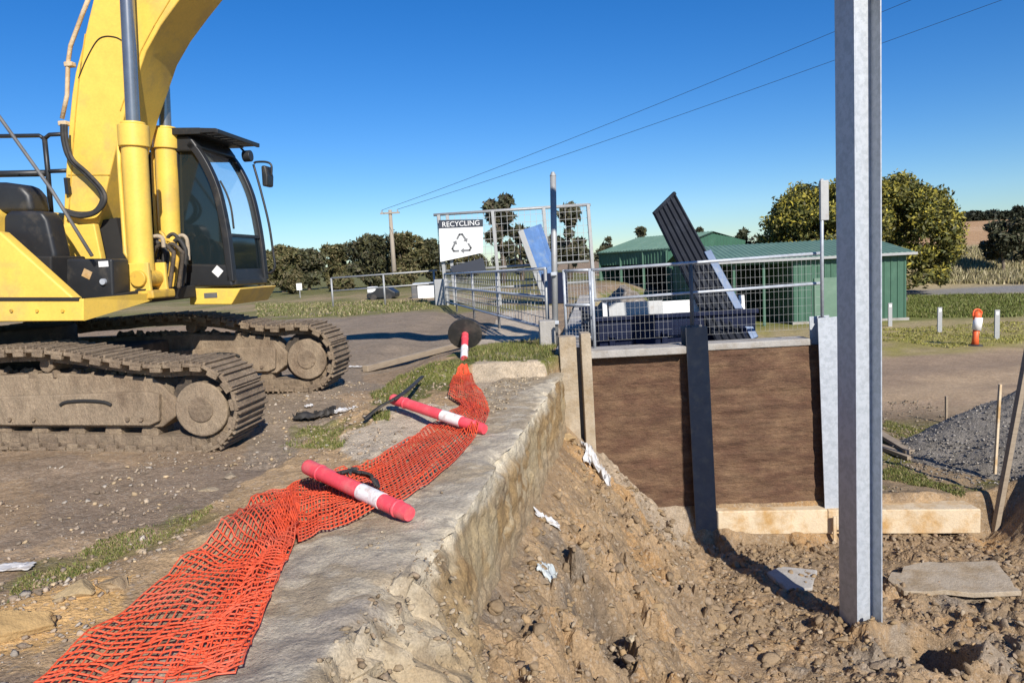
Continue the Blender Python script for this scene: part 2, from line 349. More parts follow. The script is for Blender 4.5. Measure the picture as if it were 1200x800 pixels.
# lower side
xe = np.interp(Y, [-20, 2, 3.2, 3.7, 10.3, 10.6, 32, 60, 1200], [-1.1, -.9, -.6, -.7, .5, .8, 3.3, 12, 160])
low = (X > xe).astype(float)
Cl = np.zeros(C.shape)+np.array((.33, .255, .175))
Cl = blend(Cl, ss(-.1, .3, fbm(X*.25, Y, 1.2, 60)), (.26, .20, .145))
Cl = blend(Cl, ss(.1, .35, n_c+n_a*.5), (.37, .29, .20))
Cl = blend(Cl, ss(17.2, 15.2, Y+n_a*.8)*.9, (.15, .118, .082))
gb = ss(15.8, 14.2, Y+n_a)*ss(10.4, 11.2, Y)
Cl = blend(Cl, gb*ss(-.1, .1, n_b+n_a-.02), (.135, .135, .035))
Cl = blend(Cl, gb*ss(.1, -.1, n_b+n_a-.02), (.24, .185, .12))
Cl = blend(Cl, ss(23.4, 25.2, Y+n_a*1.6), (.24, .22, .075)); Cl = blend(Cl, ss(23.4, 25, Y)*ss(.02, .22, n_b+.4*n_a), (.30, .25, .14))
Cl = blend(Cl, ss(27.5, 30, Y+n_a*1.5)*ss(.1, -.15, n_b), (.30, .255, .15))
Cl = blend(Cl, ss(33, 35, Y+n_a*1.5), (.13, .15, .04))
Cl = blend(Cl, ss(46.5, 47.5, Y), (.27, .24, .17))
Cl = blend(Cl, ss(48.6, 49, Y)*ss(57, 56.6, Y), (.20, .205, .21))
Cl = blend(Cl, ss(57, 58, Y), (.34, .28, .15))
Cl = blend(Cl, ss(57, 60, Y)*ss(0, .3, fbm(X, Y*.5, 4, 61)), (.23, .205, .10))
Cl = blend(Cl, ss(80, 84, Y+n_c*2), (.36, .235, .13))
Cl = blend(Cl, ss(84, 90, Y)*ss(.0, .3, fbm(X*.3, Y, 16, 62)), (.40, .275, .165))
Cl = blend(Cl, ss(205, 225, Y), (.08, .085, .04))
pitm = (Y < 10.62)*ss(8.4, 7.6, X)
Cp = np.zeros(C.shape)+np.array((.265, .195, .122))
Cp = blend(Cp, ss(-.1, .25, fbm(X, Y, 1.0, 63)), (.235, .178, .115))
Cp = blend(Cp, ss(.08, .30, fbm(X, Y, .7, 64)), (.285, .19, .10))
Cp = blend(Cp, ss(.12, .3, fbm(X, Y, .35, 65))*.7, (.17, .13, .09))
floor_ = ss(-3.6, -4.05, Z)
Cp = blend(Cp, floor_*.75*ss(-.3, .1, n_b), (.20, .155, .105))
pal = zone([(690, 480), (735, 505), (752, 540), (800, 590), (812, 625), (770, 600), (735, 560), (690, 540), (670, 520)], -2.6, .05, .3)
def zone_y(pix, pts_z, s=70, warp=.1):
    poly = []
    for px, py in pix:
        p = ground(px, py); poly.append((p.x, p.y))
    return inpoly(X+warp*2*fbm(X, Y, .4, s), Y+warp*2*fbm(X, Y, .4, s+3), poly).astype(float)
Cp = blend(Cp, zone_y([(688, 470), (735, 505), (752, 540), (800, 590), (815, 630), (780, 640), (740, 580), (700, 545), (680, 520)], 0)*.8, (.27, .235, .19))
Cp = blend(Cp, zone_y([(560, 660), (620, 620), (650, 615), (680, 650), (680, 690), (640, 720), (570, 790), (540, 740)], 0, 74)*.75*ss(-.2, .15, n_b), (.155, .135, .112))
Cp = blend(Cp, zone_y([(880, 800), (1000, 760), (1120, 690), (1200, 720), (1200, 800)], 0, 75)*.7*ss(-.3, .1, n_b), (.19, .17, .145))
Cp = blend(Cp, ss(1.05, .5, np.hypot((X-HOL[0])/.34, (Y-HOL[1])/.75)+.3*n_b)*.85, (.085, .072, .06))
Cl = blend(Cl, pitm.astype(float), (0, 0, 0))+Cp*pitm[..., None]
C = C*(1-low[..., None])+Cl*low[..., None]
C = np.clip(C*np.array((1.24, 1.15, 1.04)), 0, .62)
ny, nx = X.shape
idx = np.arange(nx*ny).reshape(ny, nx)
faces = np.stack([idx[:-1, :-1], idx[:-1, 1:], idx[1:, 1:], idx[1:, :-1]], -1).reshape(-1, 4)
Cfl = (np.asarray(X) > xwall(Y)+.05) & (Y < 10.6) & (Y > 2) & (X < 7.5) & (np.hypot(X-HOLE.x, Y-HOLE.y) > .55)
g = npmesh('ground', np.stack([X, Y, Z], -1).reshape(-1, 3), faces, 'ground', smooth=True)
at = g.data.attributes.new('soil', 'FLOAT_COLOR', 'POINT'); cc = np.ones((nx*ny, 4), np.float32); cc[:, :3] = C.reshape(-1, 3); at.data.foreach_set('color', cc.ravel())
g.data.polygons.foreach_set('use_smooth', (~Cfl[:-1, :-1]).ravel())
tag(g, kind='structure')
# ------------------------------------------------------------------ loose stones, clods (uncountable)
def ico(sub):
    bm = bmesh.new(); bmesh.ops.create_icosphere(bm, subdivisions=sub, radius=1); bm.verts.ensure_lookup_table()
    v = np.array([p.co[:] for p in bm.verts]); f = np.array([[q.index for q in p.verts] for p in bm.faces]); bm.free(); return v, f
ICO1, ICO2 = ico(1), ico(2)
def rock_variants(base, k=14, amp=.38, seed=3):
    r = np.random.default_rng(seed); out = []
    for i in range(k):
        v = base[0].copy()
        for j in range(9):
            n = r.normal(size=3); n /= np.linalg.norm(n); h = r.uniform(.38, .72)
            d = v@n; v -= np.outer(np.clip(d-h, 0, None), n)*1.0
        v *= 1+amp*.30*r.normal(size=(len(v), 1)); out.append(v*np.array((r.uniform(.8, 1.35), r.uniform(.7, 1.1), r.uniform(.6, 1.0))))
    return out
RV1, RV2 = rock_variants(ICO1), rock_variants(ICO2, amp=.16, seed=5)
def rot_batch(n, r):
    q = r.normal(size=(n, 4)); q /= np.linalg.norm(q, axis=1)[:, None]; w, x, y, z = q.T
    return np.stack([np.stack([1-2*(y*y+z*z), 2*(x*y-z*w), 2*(x*z+y*w)], -1), np.stack([2*(x*y+z*w), 1-2*(x*x+z*z), 2*(y*z-x*w)], -1), np.stack([2*(x*z-y*w), 2*(y*z+x*w), 1-2*(x*x+y*y)], -1)], 1)
def stones(name, pos, size, cols, flat=.7, sink=.42, fine=False, m='stone'):
    n = len(pos); var = RV2 if fine else RV1; F = (ICO2 if fine else ICO1)[1]; nv = len(var[0])
    pick = rng.integers(0, len(var), n); base = np.array(var)[pick]; Rm = rot_batch(n, rng)
    P = np.einsum('nij,nvj->nvi', Rm, base*(rng.uniform(.65, 1.25, (n, 1, 3))))*size[:, None, None]
    P[:, :, 2] *= flat; P += pos[:, None, :]; P[:, :, 2] += size[:, None]*(flat-sink)
    fs = (F[None]+np.arange(n)[:, None, None]*nv).reshape(-1, 3)
    return npmesh(name, P.reshape(-1, 3), fs, m, tint=np.repeat(cols, nv, 0))
def pts_in(n, x0, x1, y0, y1, keep, dens=None):
    out = []
    while sum(len(o) for o in out) < n:
        p = np.column_stack([rng.uniform(x0, x1, n), rng.uniform(y0, y1, n)]); k = keep(p[:, 0], p[:, 1])
        out.append(p[k])
    p = np.concatenate(out)[:n]; return np.column_stack([p, terrain(p[:, 0], p[:, 1])])
def colmix(n, cols, jit=.18):
    c = np.array(cols)[rng.integers(0, len(cols), n)]; return c*(1+jit*rng.normal(size=(n, 1))).clip(.4, 1.7)
def sizes(n, lo, hi, p=3.): return lo+(hi-lo)*rng.uniform(0, 1, n)**p
NETZ = [(lambda q: (q.x, q.y))(PZ(a, b, -1.57)) for a, b in ((10, 830), (60, 782), (150, 697), (245, 612), (318, 566), (400, 552), (478, 512), (524, 488), (524, 440), (556, 440), (580, 500), (556, 540), (505, 592), (440, 630), (378, 656), (345, 652), (312, 715), (281, 800), (268, 830))]
def in_net(x, y): return inpoly(np.asarray(x), np.asarray(y), NETZ)
xedge = lambda y: np.interp(y, [-20, 2, 3.2, 3.7, 10.3, 10.6], [-1.1, -1.0, -.9, -.75, .5, .8])
p = pts_in(15000, -1.1, 6.6, 2.6, 10.35, lambda x, y: (x > np.where(y > 3.6, xwall(y)+.05, xedge(y)+.1)) & (vn(x/.5, y/.5, 5) > rng.uniform(0, .75, len(x))))
tag(stones('clods', p, sizes(len(p), .006, .060, 7), colmix(len(p), [(.30, .215, .125), (.34, .235, .13), (.28, .20, .13), (.33, .26, .18), (.25, .18, .11)])), kind='stuff', label='brown clods and stones strewn over the spoil heap and pit')
p = pts_in(2600, -.6, 6.6, 2.8, 10.3, lambda x, y: (x > xwall(y)+.08) & (vn(x/.7, y/.7, 15) > rng.uniform(.15, .8, len(x))))
tag(stones('clods', p, sizes(len(p), .022, .085, 2.6), colmix(len(p), [(.285, .205, .125), (.25, .18, .11), (.30, .21, .115), (.27, .205, .14)], .08), fine=True, sink=.55), kind='stuff', label='broken clods of clay lying on the spoil heap and pit floor')
p = pts_in(9000, -4.6, .3, 2.5, 10.2, lambda x, y: (x < xwall(y)-.45) & ~in_net(x, y) & (x > -3.4+.2*(y-3)-1.2) & (vn(x/.45, y/.45, 6)+.35*ss(.8, .1, np.abs(x+2.0-.45*(y-4))) > rng.uniform(.25, 1.05, len(x))))
tag(stones('rubble', p, sizes(len(p), .004, .034, 7), colmix(len(p), [(.38, .30, .21), (.44, .33, .20), (.34, .27, .20), (.38, .33, .27), (.30, .23, .165)])), kind='stuff', label='small stones and crumbled concrete on the upper ground')
p = pts_in(900, -1.5, .3, 2.55, 4.3, lambda x, y: (np.abs(x-(xwall(y)+.25)) < .38))
tag(stones('rubble', p, sizes(len(p), .005, .035, 6), colmix(len(p), [(.42, .34, .23), (.38, .29, .18), (.32, .26, .19), (.46, .40, .31)])), kind='stuff', label='crumbled concrete at the broken end of the old wall')
p = pts_in(2600, 4.6, 9.5, 10.7, 17, lambda x, y: vn(x/.6, y/.6, 8) > rng.uniform(.2, 1, len(x)))
tag(stones('rubble', p, sizes(len(p), .01, .05, 3), colmix(len(p), [(.25, .2, .14), (.2, .17, .13), (.3, .25, .18)])), kind='stuff', label='loose stones on the yard behind the footing beam')
# named rocks on the near left
ICO4 = ico(5)
def rock(px, py, size, label, col, y0=2.0, sq=(1, 1, .6), rz=0, name='rock'):
    gpt = ground(px, py, y0); v = ICO4[0].copy(); r = np.random.default_rng(int(px*7+py))
    for j in range(13):
        n = r.normal(size=3); n /= np.linalg.norm(n); h = r.uniform(.42, .8); d = v@n; v -= np.outer(np.clip(d-h, 0, None), n)
    rr = np.linalg.norm(v, axis=1, keepdims=True)
    v = v*(1+.16*fbm(v[:, 0]*1.3+v[:, 2], v[:, 1]*1.3-v[:, 2]*.7+px, .5, 3, 5)[:, None]+.10*clodh(v[:, 0]+v[:, 2]*.6, v[:, 1]-v[:, 2]*.5+px, .45, 9)[:, None])
    v = v*np.array(sq)*size
    c, s = math.cos(rz), math.sin(rz); v = np.column_stack([v[:, 0]*c-v[:, 1]*s, v[:, 0]*s+v[:, 1]*c, v[:, 2]])
    t = np.array(col)*(1+.35*fbm(v[:, 0]/size, v[:, 1]/size+v[:, 2]/size, .7, 8, 5))[:, None]
    o = npmesh(name, v, ICO4[1], 'stone', tint=t, smooth=True)
    o.location = (gpt.x, gpt.y, gpt.z+size*sq[2]*.12); tag(o, label, 'rock'); return o
rock(8, 742, .20, 'large ochre slab of rock at the lower left edge of the photo', (.44, .29, .13), sq=(1.3, .8, .42), rz=.6)
rock(92, 695, .13, 'ochre boulder between the large slab and the orange net', (.42, .31, .17), sq=(1, .8, .5))
rock(136, 688, .10, 'small brown rock beside the ochre boulder', (.34, .25, .15))
rock(270, 560, .07, 'grey brown stone on the bare ground left of the net peak', (.30, .24, .17))
rock(245, 575, .06, 'flat stone beside the row of stones near the track', (.36, .29, .2), sq=(1.3, .9, .5))
rock(588, 508, .09, 'brown rock on the wall top right of the bollard tip', (.30, .22, .14), sq=(1.2, .8, .6))
rock(597, 495, .07, 'pale rock on the wall top behind the brown rock', (.45, .41, .35))
rock(665, 515, .13, 'ochre rock at the foot of the slotted concrete post', (.44, .31, .16))
rock(740, 755, .06, 'small pale lump standing out of the spoil heap', (.44, .36, .25))
# ------------------------------------------------------------------ grass tufts
def blades(name, pts, h, w, cols, label, lean=.5):
    n = len(pts); a = rng.uniform(0, 2*PI, n); dx = np.column_stack([np.cos(a), np.sin(a), np.zeros(n)])*w[:, None]
    b = rng.uniform(0, 2*PI, n); tip = np.column_stack([np.cos(b)*lean*h, np.sin(b)*lean*h, h])*rng.uniform(.6, 1.1, (n, 1))
    P = np.stack([pts-dx, pts+dx, pts+tip*.55+dx*.6, pts+tip], 1).reshape(-1, 3)
    P[:, 2] -= .004
    F = np.arange(n*4).reshape(n, 4)
    o = npmesh(name, P, F, 'grass', tint=np.repeat(cols, 4, 0)); tag(o, label, kind='stuff'); return o
Cg = [(.115, .135, .03), (.15, .16, .04), (.20, .19, .06), (.085, .11, .025), (.26, .22, .10)]
def zpoly(pix): return [(ground(a, b).x, ground(a, b).y) for a, b in pix]
def grass_zone(pix, n, h, w, label, cols=Cg, lean=.5):
    poly = zpoly(pix); xs = [q[0] for q in poly]; ys = [q[1] for q in poly]
    p = pts_in(n, min(xs), max(xs), min(ys), max(ys), lambda x, y: inpoly(x+.15*fbm(x, y, .4, 3), y+.15*fbm(x, y, .4, 6), poly) & (vn(x/(.18+.4*(min(ys) > 20)), y/(.18+.4*(min(ys) > 20)), 9) > rng.uniform(.1, .8, len(x))))
    return blades('grass', p, rng.uniform(.4, 1, n)*h, rng.uniform(.6, 1.2, n)*w, colmix(n, cols), label, lean)
grass_zone([(548, 424), (556, 408), (600, 402), (650, 399), (652, 421), (600, 424)], 9000, .10, .006, 'short green grass on the mound behind the wall corner')
grass_zone([(432, 468), (470, 440), (530, 424), (545, 432), (500, 450), (450, 472)], 3500, .07, .006, 'grass strip beside the lying timber')
grass_zone([(432, 497), (434, 485), (452, 484), (455, 496)], 700, .08, .006, 'small green tuft beside the pink bollard')
grass_zone([(335, 522), (345, 502), (405, 502), (402, 524)], 2200, .04, .006, 'thin grass near the torn plastic')
grass_zone([(20, 680), (120, 635), (240, 595), (235, 610), (120, 660), (20, 705)], 3500, .03, .005, 'thin grass along the bare ground')
grass_zone([(1032, 560), (1045, 540), (1100, 565), (1150, 575), (1120, 585)], 4200, .06, .008, 'grass at the foot of the gravel pile')
grass_zone([(1032, 500), (1035, 492), (1085, 505), (1075, 525)], 1600, .06, .008, 'grass beside the stacked planks')
grass_zone([(1030, 400), (1030, 385), (1200, 377), (1200, 402), (1120, 408)], 7000, .09, .022, 'yellow green verge along the dirt road', [(.26, .25, .05), (.2, .2, .05), (.32, .28, .09)])
grass_zone([(1064, 372), (1064, 347), (1200, 345), (1200, 372)], 16000, .22, .03, 'rich green grass before the sealed road', [(.11, .14, .028), (.14, .16, .035), (.18, .175, .06)])
grass_zone([(1066, 332), (1100, 295), (1200, 292), (1200, 333)], 14000, .7, .07, 'tall dry grass on the bank beyond the sealed road', [(.36, .30, .17), (.30, .26, .13), (.22, .20, .09), (.42, .36, .22)], .3)
grass_zone([(300, 372), (300, 356), (500, 352), (510, 362), (400, 372)], 7000, .12, .03, 'rough grass along the far side of the track', [(.13, .14, .04), (.2, .18, .08), (.10, .12, .03), (.3, .25, .14)])
# ================================================================== OLD CONCRETE WALL
def wall_mesh():
    ys = np.arange(2.3, 10.22, .022); xi = list(np.linspace(0, .86, 38))+[.885, .91, .93, .942, .95]; zi = [-.10, -.05, -.02, -.008]+[0]*35+[-.002, -.004, -.007, -.012]
    k = len(xi); zf = np.concatenate([np.arange(-.035, -1.2, -.022), [-1.6, -2.4, -3.0]])
    prof = [(a-.95, b) for a, b in zip(xi, zi)]+[(0+.02*min(1, -b), b) for b in zf]
    m = len(prof); A = np.array(prof); y = np.repeat(ys, m); a0 = np.tile(A[:, 0], len(ys)); b = np.tile(A[:, 1], len(ys)); x = xwall(y)+a0; j = np.tile(np.arange(m), len(ys)); top = j < k
    edge = np.exp(-((j-k+1)/5.5)**2)
    crumb = ss(4.7, 3.0, y+.5*fbm(x*2, y, .7, 81))
    zt = -1.55+.02*fbm(x, y, .9, 82)+.020*fbm(x, y, .14, 83, 4)
    lumps = fbm(x*1.5, y, .28, 84, 4); ck = clodh(y+.3*x, b+x*.6, .17, 231); ck2 = clodh(y, b, .30, 232); ck3 = clodh(x*1.2, y, .15, 233)
    rgt = ss(-.20, .04, a0+.10*fbm(x, y, .3, 97))
    z = b+zt-crumb*rgt*(.10+.10*np.clip(lumps+.2, 0, 1)-.16*ck3)
    chip = np.clip(fbm(y, y*0+3, .40, 85, 5)-.02, 0, 1)*edge
    slope = np.where(top, 0, crumb*(-b)*.75)
    f1 = np.where(top, 0, .035*fbm(y, b*1.2, .7, 86, 3)+.030*fbm(y, b, .10, 87, 4)+.07*ck*(.35+.65*crumb)+.08*ck2*(.25+.75*crumb)-.03)
    x = x-chip*.22+slope+f1*(1+.9*crumb)-.05*crumb*edge
    z = z-chip*.13+np.where(top, .008*fbm(x, y, .05, 98, 2), .03*crumb*fbm(y, b, .10, 96, 3))
    vs = np.column_stack([x, y, z]); ii = np.arange(len(ys)*m).reshape(len(ys), m)
    f = np.stack([ii[:-1, :-1], ii[:-1, 1:], ii[1:, 1:], ii[1:, :-1]], -1).reshape(-1, 4)
    c_dirt = None; rgt2 = ss(-.2, 0, a0)
    # material tint: pale crushed edge, brown soil stains running down the face, grey top
    nt = fbm(y, b*.3, .25, 88, 5); n2 = fbm(x, y+b, .4, 89, 5); n3 = fbm(y, b, .14, 92, 4)
    c = np.zeros((len(vs), 3))+np.array((.47, .405, .30))
    def bl(c, mm, col): mm = np.clip(mm, 0, 1)[:, None]; return c*(1-mm)+np.array(col)*mm
    c = bl(c, top*ss(.0, .25, n2), (.40, .345, .265)); c = bl(c, top*ss(.1, .3, n3)*.7, (.54, .48, .37))
    c = bl(c, np.exp(-((j-k+1)/4.5)**2)*ss(-.4, .1, n3)*.9, (.62, .55, .42))
    c = bl(c, top*ss(-.22, -.42, a0+.25*n2+.08*n3)*.92*ss(3.9, 4.6, y+.4*n2), (.30, .235, .155)); c = bl(c, top*ss(4.0, 3.7, y+.3*n2)*ss(-.0, -.12, a0+.16*n2)*.95, (.335, .285, .225)); c = bl(c, top*ss(4.0, 3.7, y)*ss(-.05, .25, fbm(x, y, .30, 99, 5))*.7, (.40, .335, .25)); c = bl(c, top*ss(.22, .32, fbm(x, y, .06, 100, 2))*.5, (.2, .175, .15))
    c = bl(c, top*ss(.02, .22, fbm(x, y, .5, 110, 5))*.75, (.33, .26, .17)); c = bl(c, top*ss(.16, .26, fbm(x, y, .09, 111, 3))*.6, (.48, .42, .32))
    face = (~top)*ss(-.03, -.20, b+.25*n2)
    c = bl(c, face*.94, (.29, .19, .085))
    c = bl(c, face*ss(.0, .22, nt), (.235, .15, .07)); c = bl(c, face*ss(.05, .25, fbm(y, b*.6, .35, 90, 5)), (.36, .28, .165))
    c = bl(c, face*ss(.14, .3, fbm(y, b, .7, 91, 5))*.85, (.19, .14, .09)); c = bl(c, face*ss(.12, .3, n3)*.7, (.42, .34, .22))
    c = bl(c, face*ss(-.45, -.75, b+.2*n2)*.7, (.33, .25, .16))
    c = bl(c, crumb*rgt2*.75*ss(-.3, .1, n2), (.38, .30, .195)); c = bl(c, crumb*rgt2*ss(.05, .25, n3)*.8, (.25, .19, .12))
    global CRZ; CRZ = np.where((crumb > .22) & ((~top) | (a0 > -.16)) & (b > -.75))[0]
    return vs, f, c
v_, f_, c_ = wall_mesh()
m_ = mat('crumbling_concrete', (.1, .1, .1), .95, 0, .2, 5, attr='tint', bump=.9, bump_scale=32, spec=.2, fine=.3)
o = npmesh('concrete_wall', v_, f_, m_, tint=c_, smooth=True); smooth_by_angle(o, 38); WALLV = v_; tag(o, 'old crumbling concrete retaining wall above the spoil heap', 'wall')
pt2 = np.where((WALLV[:, 2] > -1.62) & (WALLV[:, 0] < xwall(WALLV[:, 1])-.22-.25*vn(WALLV[:, 0]*4, WALLV[:, 1]*4, 4)) & (WALLV[:, 1] > 4.0))[0]
p = WALLV[rng.choice(pt2, 2600)]+np.column_stack([rng.normal(0, .015, 2600), rng.normal(0, .015, 2600), np.zeros(2600)]); p = p[~inpoly(p[:, 0], p[:, 1], NETZ)]
tag(stones('rubble', p, sizes(len(p), .004, .030, 5), colmix(len(p), [(.38, .30, .20), (.44, .36, .25), (.30, .23, .15)], .18), sink=.5), kind='stuff', label='grit and soil crumbs along the top of the old wall')
pk_ = rng.choice(CRZ, 1500)
p = WALLV[pk_]+np.column_stack([rng.uniform(0, .02, 1500), rng.normal(0, .01, 1500), np.zeros(1500)])
tag(stones('rubble', p, sizes(len(p), .004, .038, 6), colmix(len(p), [(.36, .29, .20), (.34, .26, .165), (.29, .22, .15), (.40, .33, .24), (.27, .20, .13)], .12), sink=.6), kind='stuff', label='broken concrete lying on the collapsed end of the old wall')
p = p[:0]
# ================================================================== STEEL POSTS, PANELS
def hpost(name, base, top, w, d, tf, tw, ang, m, label, cat='steel post', group=None):
    """H section; ang = direction (about z) of the flange normal"""
    base, top = V(base), V(top); e = empty(name, base, 0, label, cat, group); up = (top-base); L = up.length; zz = up.normalized()
    a = V((math.cos(ang), math.sin(ang), 0)); a = (a-zz*a.dot(zz)).normalized(); b = zz.cross(a)
    R = Matrix((a, b, zz)).transposed()
    for s in (-1, 1): MB().box(zz*L/2+a*s*(d-tf)/2, (tf, w, L), R).build('flange', m, e, .004)
    MB().box(zz*L/2, (d-2*tf-.001, tw, L-.004), R).build('web', m, e)
    return e
bp_ = ground(1006, 738, 5)
BIG = hpost('steel_post', (3.68, 7.8, -4.9), (3.66, 7.8, 6.4), .31, .31, .016, .012, math.radians(191), 'galv', 'tall galvanised H-section post standing in the pit in front of the panels')
hpost('steel_post', (2.70, 10.43+.155, -4.75), (2.61, 10.43+.155, -1.03), .31, .31, .018, .012, -PI/2, 'steel_dark', 'H-section post between the two brown panels, coloured dark as if in shadow', group='posts of the new retaining wall')  # dark colour paints in the shadow of the tall post
P3 = hpost('steel_post', (4.55, 10.43+.155, -3.78), (4.47, 10.43+.155, -.99), .29, .31, .018, .012, -PI/2, 'galv', 'galvanised H-section post at the outer edge of the wider brown panel', group='posts of the new retaining wall')
# slotted concrete post against the old wall
e = empty('slotted_post', (.90, 10.45, -2.8), 0, 'soil stained slotted concrete post at the corner of the old wall', 'concrete post')
pL = MB().prism([(-.22, -.06, -.4), (.02, -.06, -.4), (.02, .22, -.4), (-.22, .22, -.4)], (-.02, 0, 1.93+.2)).build('post_face', 'post_concrete', e, .012)
MB().prism([(.085, -.09, -.4), (.225, -.09, -.4), (.225, .22, -.4), (.085, .22, -.4)], (-.02, 0, 1.97+.2)).build('post_edge', 'post_concrete', e, .012)
MB().box((.04, .16, .55), (.1, .1, 2.0)).build('slot_back', 'steel_dark', e)  # dark back puts the shade of the slot into its colour
def panel(name, x0, x1, z0, z1, y, label):
    n = 90; mth = 190; xs = np.linspace(x0, x1, n); zs = np.linspace(z0, z1, mth); A, B = np.meshgrid(xs, zs)
    rel = .022*fbm(A, B*6, .9, 101, 4)+.014*fbm(A, B, .12, 102, 3)
    rel = rel+.007*np.exp(-((((B-z0+.02*fbm(A, B, 1.2, 103)) % .235)-.12)/.011)**2)*(.4+.6*vn(A*1.5, B*4, 104))
    f0 = np.stack([A, y+rel-.02, B], -1).reshape(-1, 3); ii = np.arange(n*mth).reshape(mth, n)
    f = np.stack([ii[:-1, :-1], ii[:-1, 1:], ii[1:, 1:], ii[1:, :-1]], -1).reshape(-1, 4)
    bm = len(f0); back = np.array([[x0, y+.12, z0], [x1, y+.12, z0], [x1, y+.12, z1], [x0, y+.12, z1]])
    per = np.array([[ii[0, 0], bm, bm+1, ii[0, -1]], [ii[-1, 0], ii[-1, -1], bm+2, bm+3], [bm, bm+3, bm+2, bm+1]])
    o = npmesh(name, np.concatenate([f0, back]), np.concatenate([f, per]), 'panel', smooth=True); return tag(o, label, 'wall panel')
panel('retaining_panel', 1.02, 2.66, -4.3, -1.40, 10.62, 'brown soil smeared retaining panel partly buried by the spoil heap')
panel('retaining_panel', 2.72, 4.50, -3.74, -1.40, 10.62, 'wider brown retaining panel standing on the pale footing beam')
tag(MB().prism([(1.10, 10.40, -1.40), (2.455, 10.40, -1.40), (2.455, 10.86, -1.40), (1.10, 10.86, -1.40)], (0, 0, .11)).build('cap_beam', 'concrete_grey', None, .015), 'grey concrete cap over the half buried brown panel', 'beam')
tag(MB().prism([(2.78, 10.58, -1.395), (4.30, 10.58, -1.395), (4.30, 10.86, -1.395), (2.78, 10.86, -1.395)], (0, 0, .10)).build('cap_beam', 'concrete_grey', None, .015), 'rough grey concrete cap over the wider brown panel', 'beam')
# footing beam, slightly uneven
e = empty('footing_beam', (4.6, 10.4, -4.1), 0, 'pale soil stained concrete footing beam under the wider panel', 'beam')
for (xa, xb, ya, yb, za, zb) in ((2.83-4.6, 4.42-4.6, .02, -.04, -3.72+4.1, -3.76+4.1), (4.42-4.6, 6.48-4.6, -.045, -.28, -3.765+4.1, -3.78+4.1)):
    mb = MB(); h = .36
    mb.add([(xa, ya, za-h), (xb, yb, zb-h), (xb, yb+.4, zb-h), (xa, ya+.4, za-h), (xa, ya, za), (xb, yb, zb), (xb, yb+.4, zb), (xa, ya+.4, za)], [(0, 1, 5, 4), (1, 2, 6, 5), (2, 3, 7, 6), (3, 0, 4, 7), (4, 5, 6, 7), (0, 3, 2, 1)])
    mb.build('beam_length', 'concrete_pale', e, .02)
mb = MB().box((4.55-4.6-.075, -.13, -4.14+4.1), (.045, .03, .62)).box((4.55-4.6+.075, -.13, -4.14+4.1), (.045, .03, .62)).box((4.55-4.6, -.13, -3.93+4.1), (.105, .03, .2)); mb.build('fixing_bracket', 'concrete_pale', e, .006)
# slab of old concrete lying in the pit floor
c4 = [ground(a, b, 6) for a, b in ((1040, 682), (1062, 700), (1195, 698), (1165, 662), (1070, 666))]
mb = MB(); out_ = []
for k in range(len(c4)):
    for t in (0, .2, .4, .6, .8):
        q = c4[k].lerp(c4[(k+1) % len(c4)], t); out_.append((q.x+random.uniform(-.04, .04), q.y+random.uniform(-.06, .06), q.z+.0+random.uniform(-.006, .006)))
mb.prism(out_, (0, 0, .06)); tag(mb.build('concrete_slab', 'post_concrete', None, .012), 'broken flat slab of pale concrete lying in the pit', 'slab')
c4 = [ground(a, b, 6) for a, b in ((898, 674), (915, 667), (958, 672), (952, 692), (922, 694))]
tag(MB().prism([(q.x, q.y, q.z-.03) for q in c4], (0, 0, .07)).build('concrete_slab', 'concrete_grey', None, .02), 'small grey concrete piece lying between the two H-section posts in the pit', 'slab')
# ledge behind the panels and the block wall that holds the upper ground
tag(MB().box((2.75, 11.2, -2.62), (3.5, .66, 2.52)).build('concrete_ledge', 'concrete_grey', None, .02), 'concrete ledge behind the brown panels', 'ledge')
mb = MB()
def xr(y): return .80+(y-10.6)*.117
for k in range(11):
    y0 = 10.95+k*1.5; a, b = y0, y0+1.46
    for r in range(3):
        z1 = -1.30-r*.8-.02*(k % 2); w = .5+.08*((k+r) % 2)
        mb.prism([(xr(a)-.2, a, z1-.78), (xr(a)-.2+w, a, z1-.78), (xr(b)-.2+w, b, z1-.78), (xr(b)-.2, b, z1-.78)], (0, 0, .78))
tag(mb.build('block_wall', 'concrete_grey', None, .02), 'grey concrete block wall holding the upper path behind the corner post', 'wall')
def curve(pp, n=8):
    P = [V(p) for p in pp]; out = []
    for i in range(len(P)-1):
        p0, p1, p2, p3 = P[max(i-1, 0)], P[i], P[i+1], P[min(i+2, len(P)-1)]
        for k in range(n):
            t = k/n; out.append(.5*((2*p1)+(p2-p0)*t+(2*p0-5*p1+4*p2-p3)*t*t+(3*p1-p0-3*p2+p3)*t**3))
    return out+[P[-1]]
# ================================================================== EXCAVATOR
YAW = math.radians(-6)
EO = V((-4.9, 8.4, -1.55)); EA = V((math.cos(YAW), math.sin(YAW), 0)); EB = V((-math.sin(YAW), math.cos(YAW), 0))
def ex(px, py, v):
    d = V(ray(px, py)); t = (EO.dot(EB)+v)/d.dot(EB); p = d*t-EO
    return V((p.dot(EA), v, p.z))
EX = empty('excavator', EO, YAW, 'yellow tracked excavator with black cab and muddy tracks', 'excavator')
def exl(pts, v): return [ex(a, b, v) for a, b in pts]
VN = -1.57                                   # outer face of the near track
def resample(pts, step):
    pts = [V(p) for p in pts]; n = len(pts); seg = [(pts[(i+1) % n]-pts[i]).length for i in range(n)]; T = sum(seg); k = max(3, round(T/step)); out = []
    i = 0; acc = 0
    for q in range(k):
        s = T*q/k
        while acc+seg[i] < s: acc += seg[i]; i += 1
        out.append(pts[i].lerp(pts[(i+1) % n], (s-acc)/seg[i]))
    return out
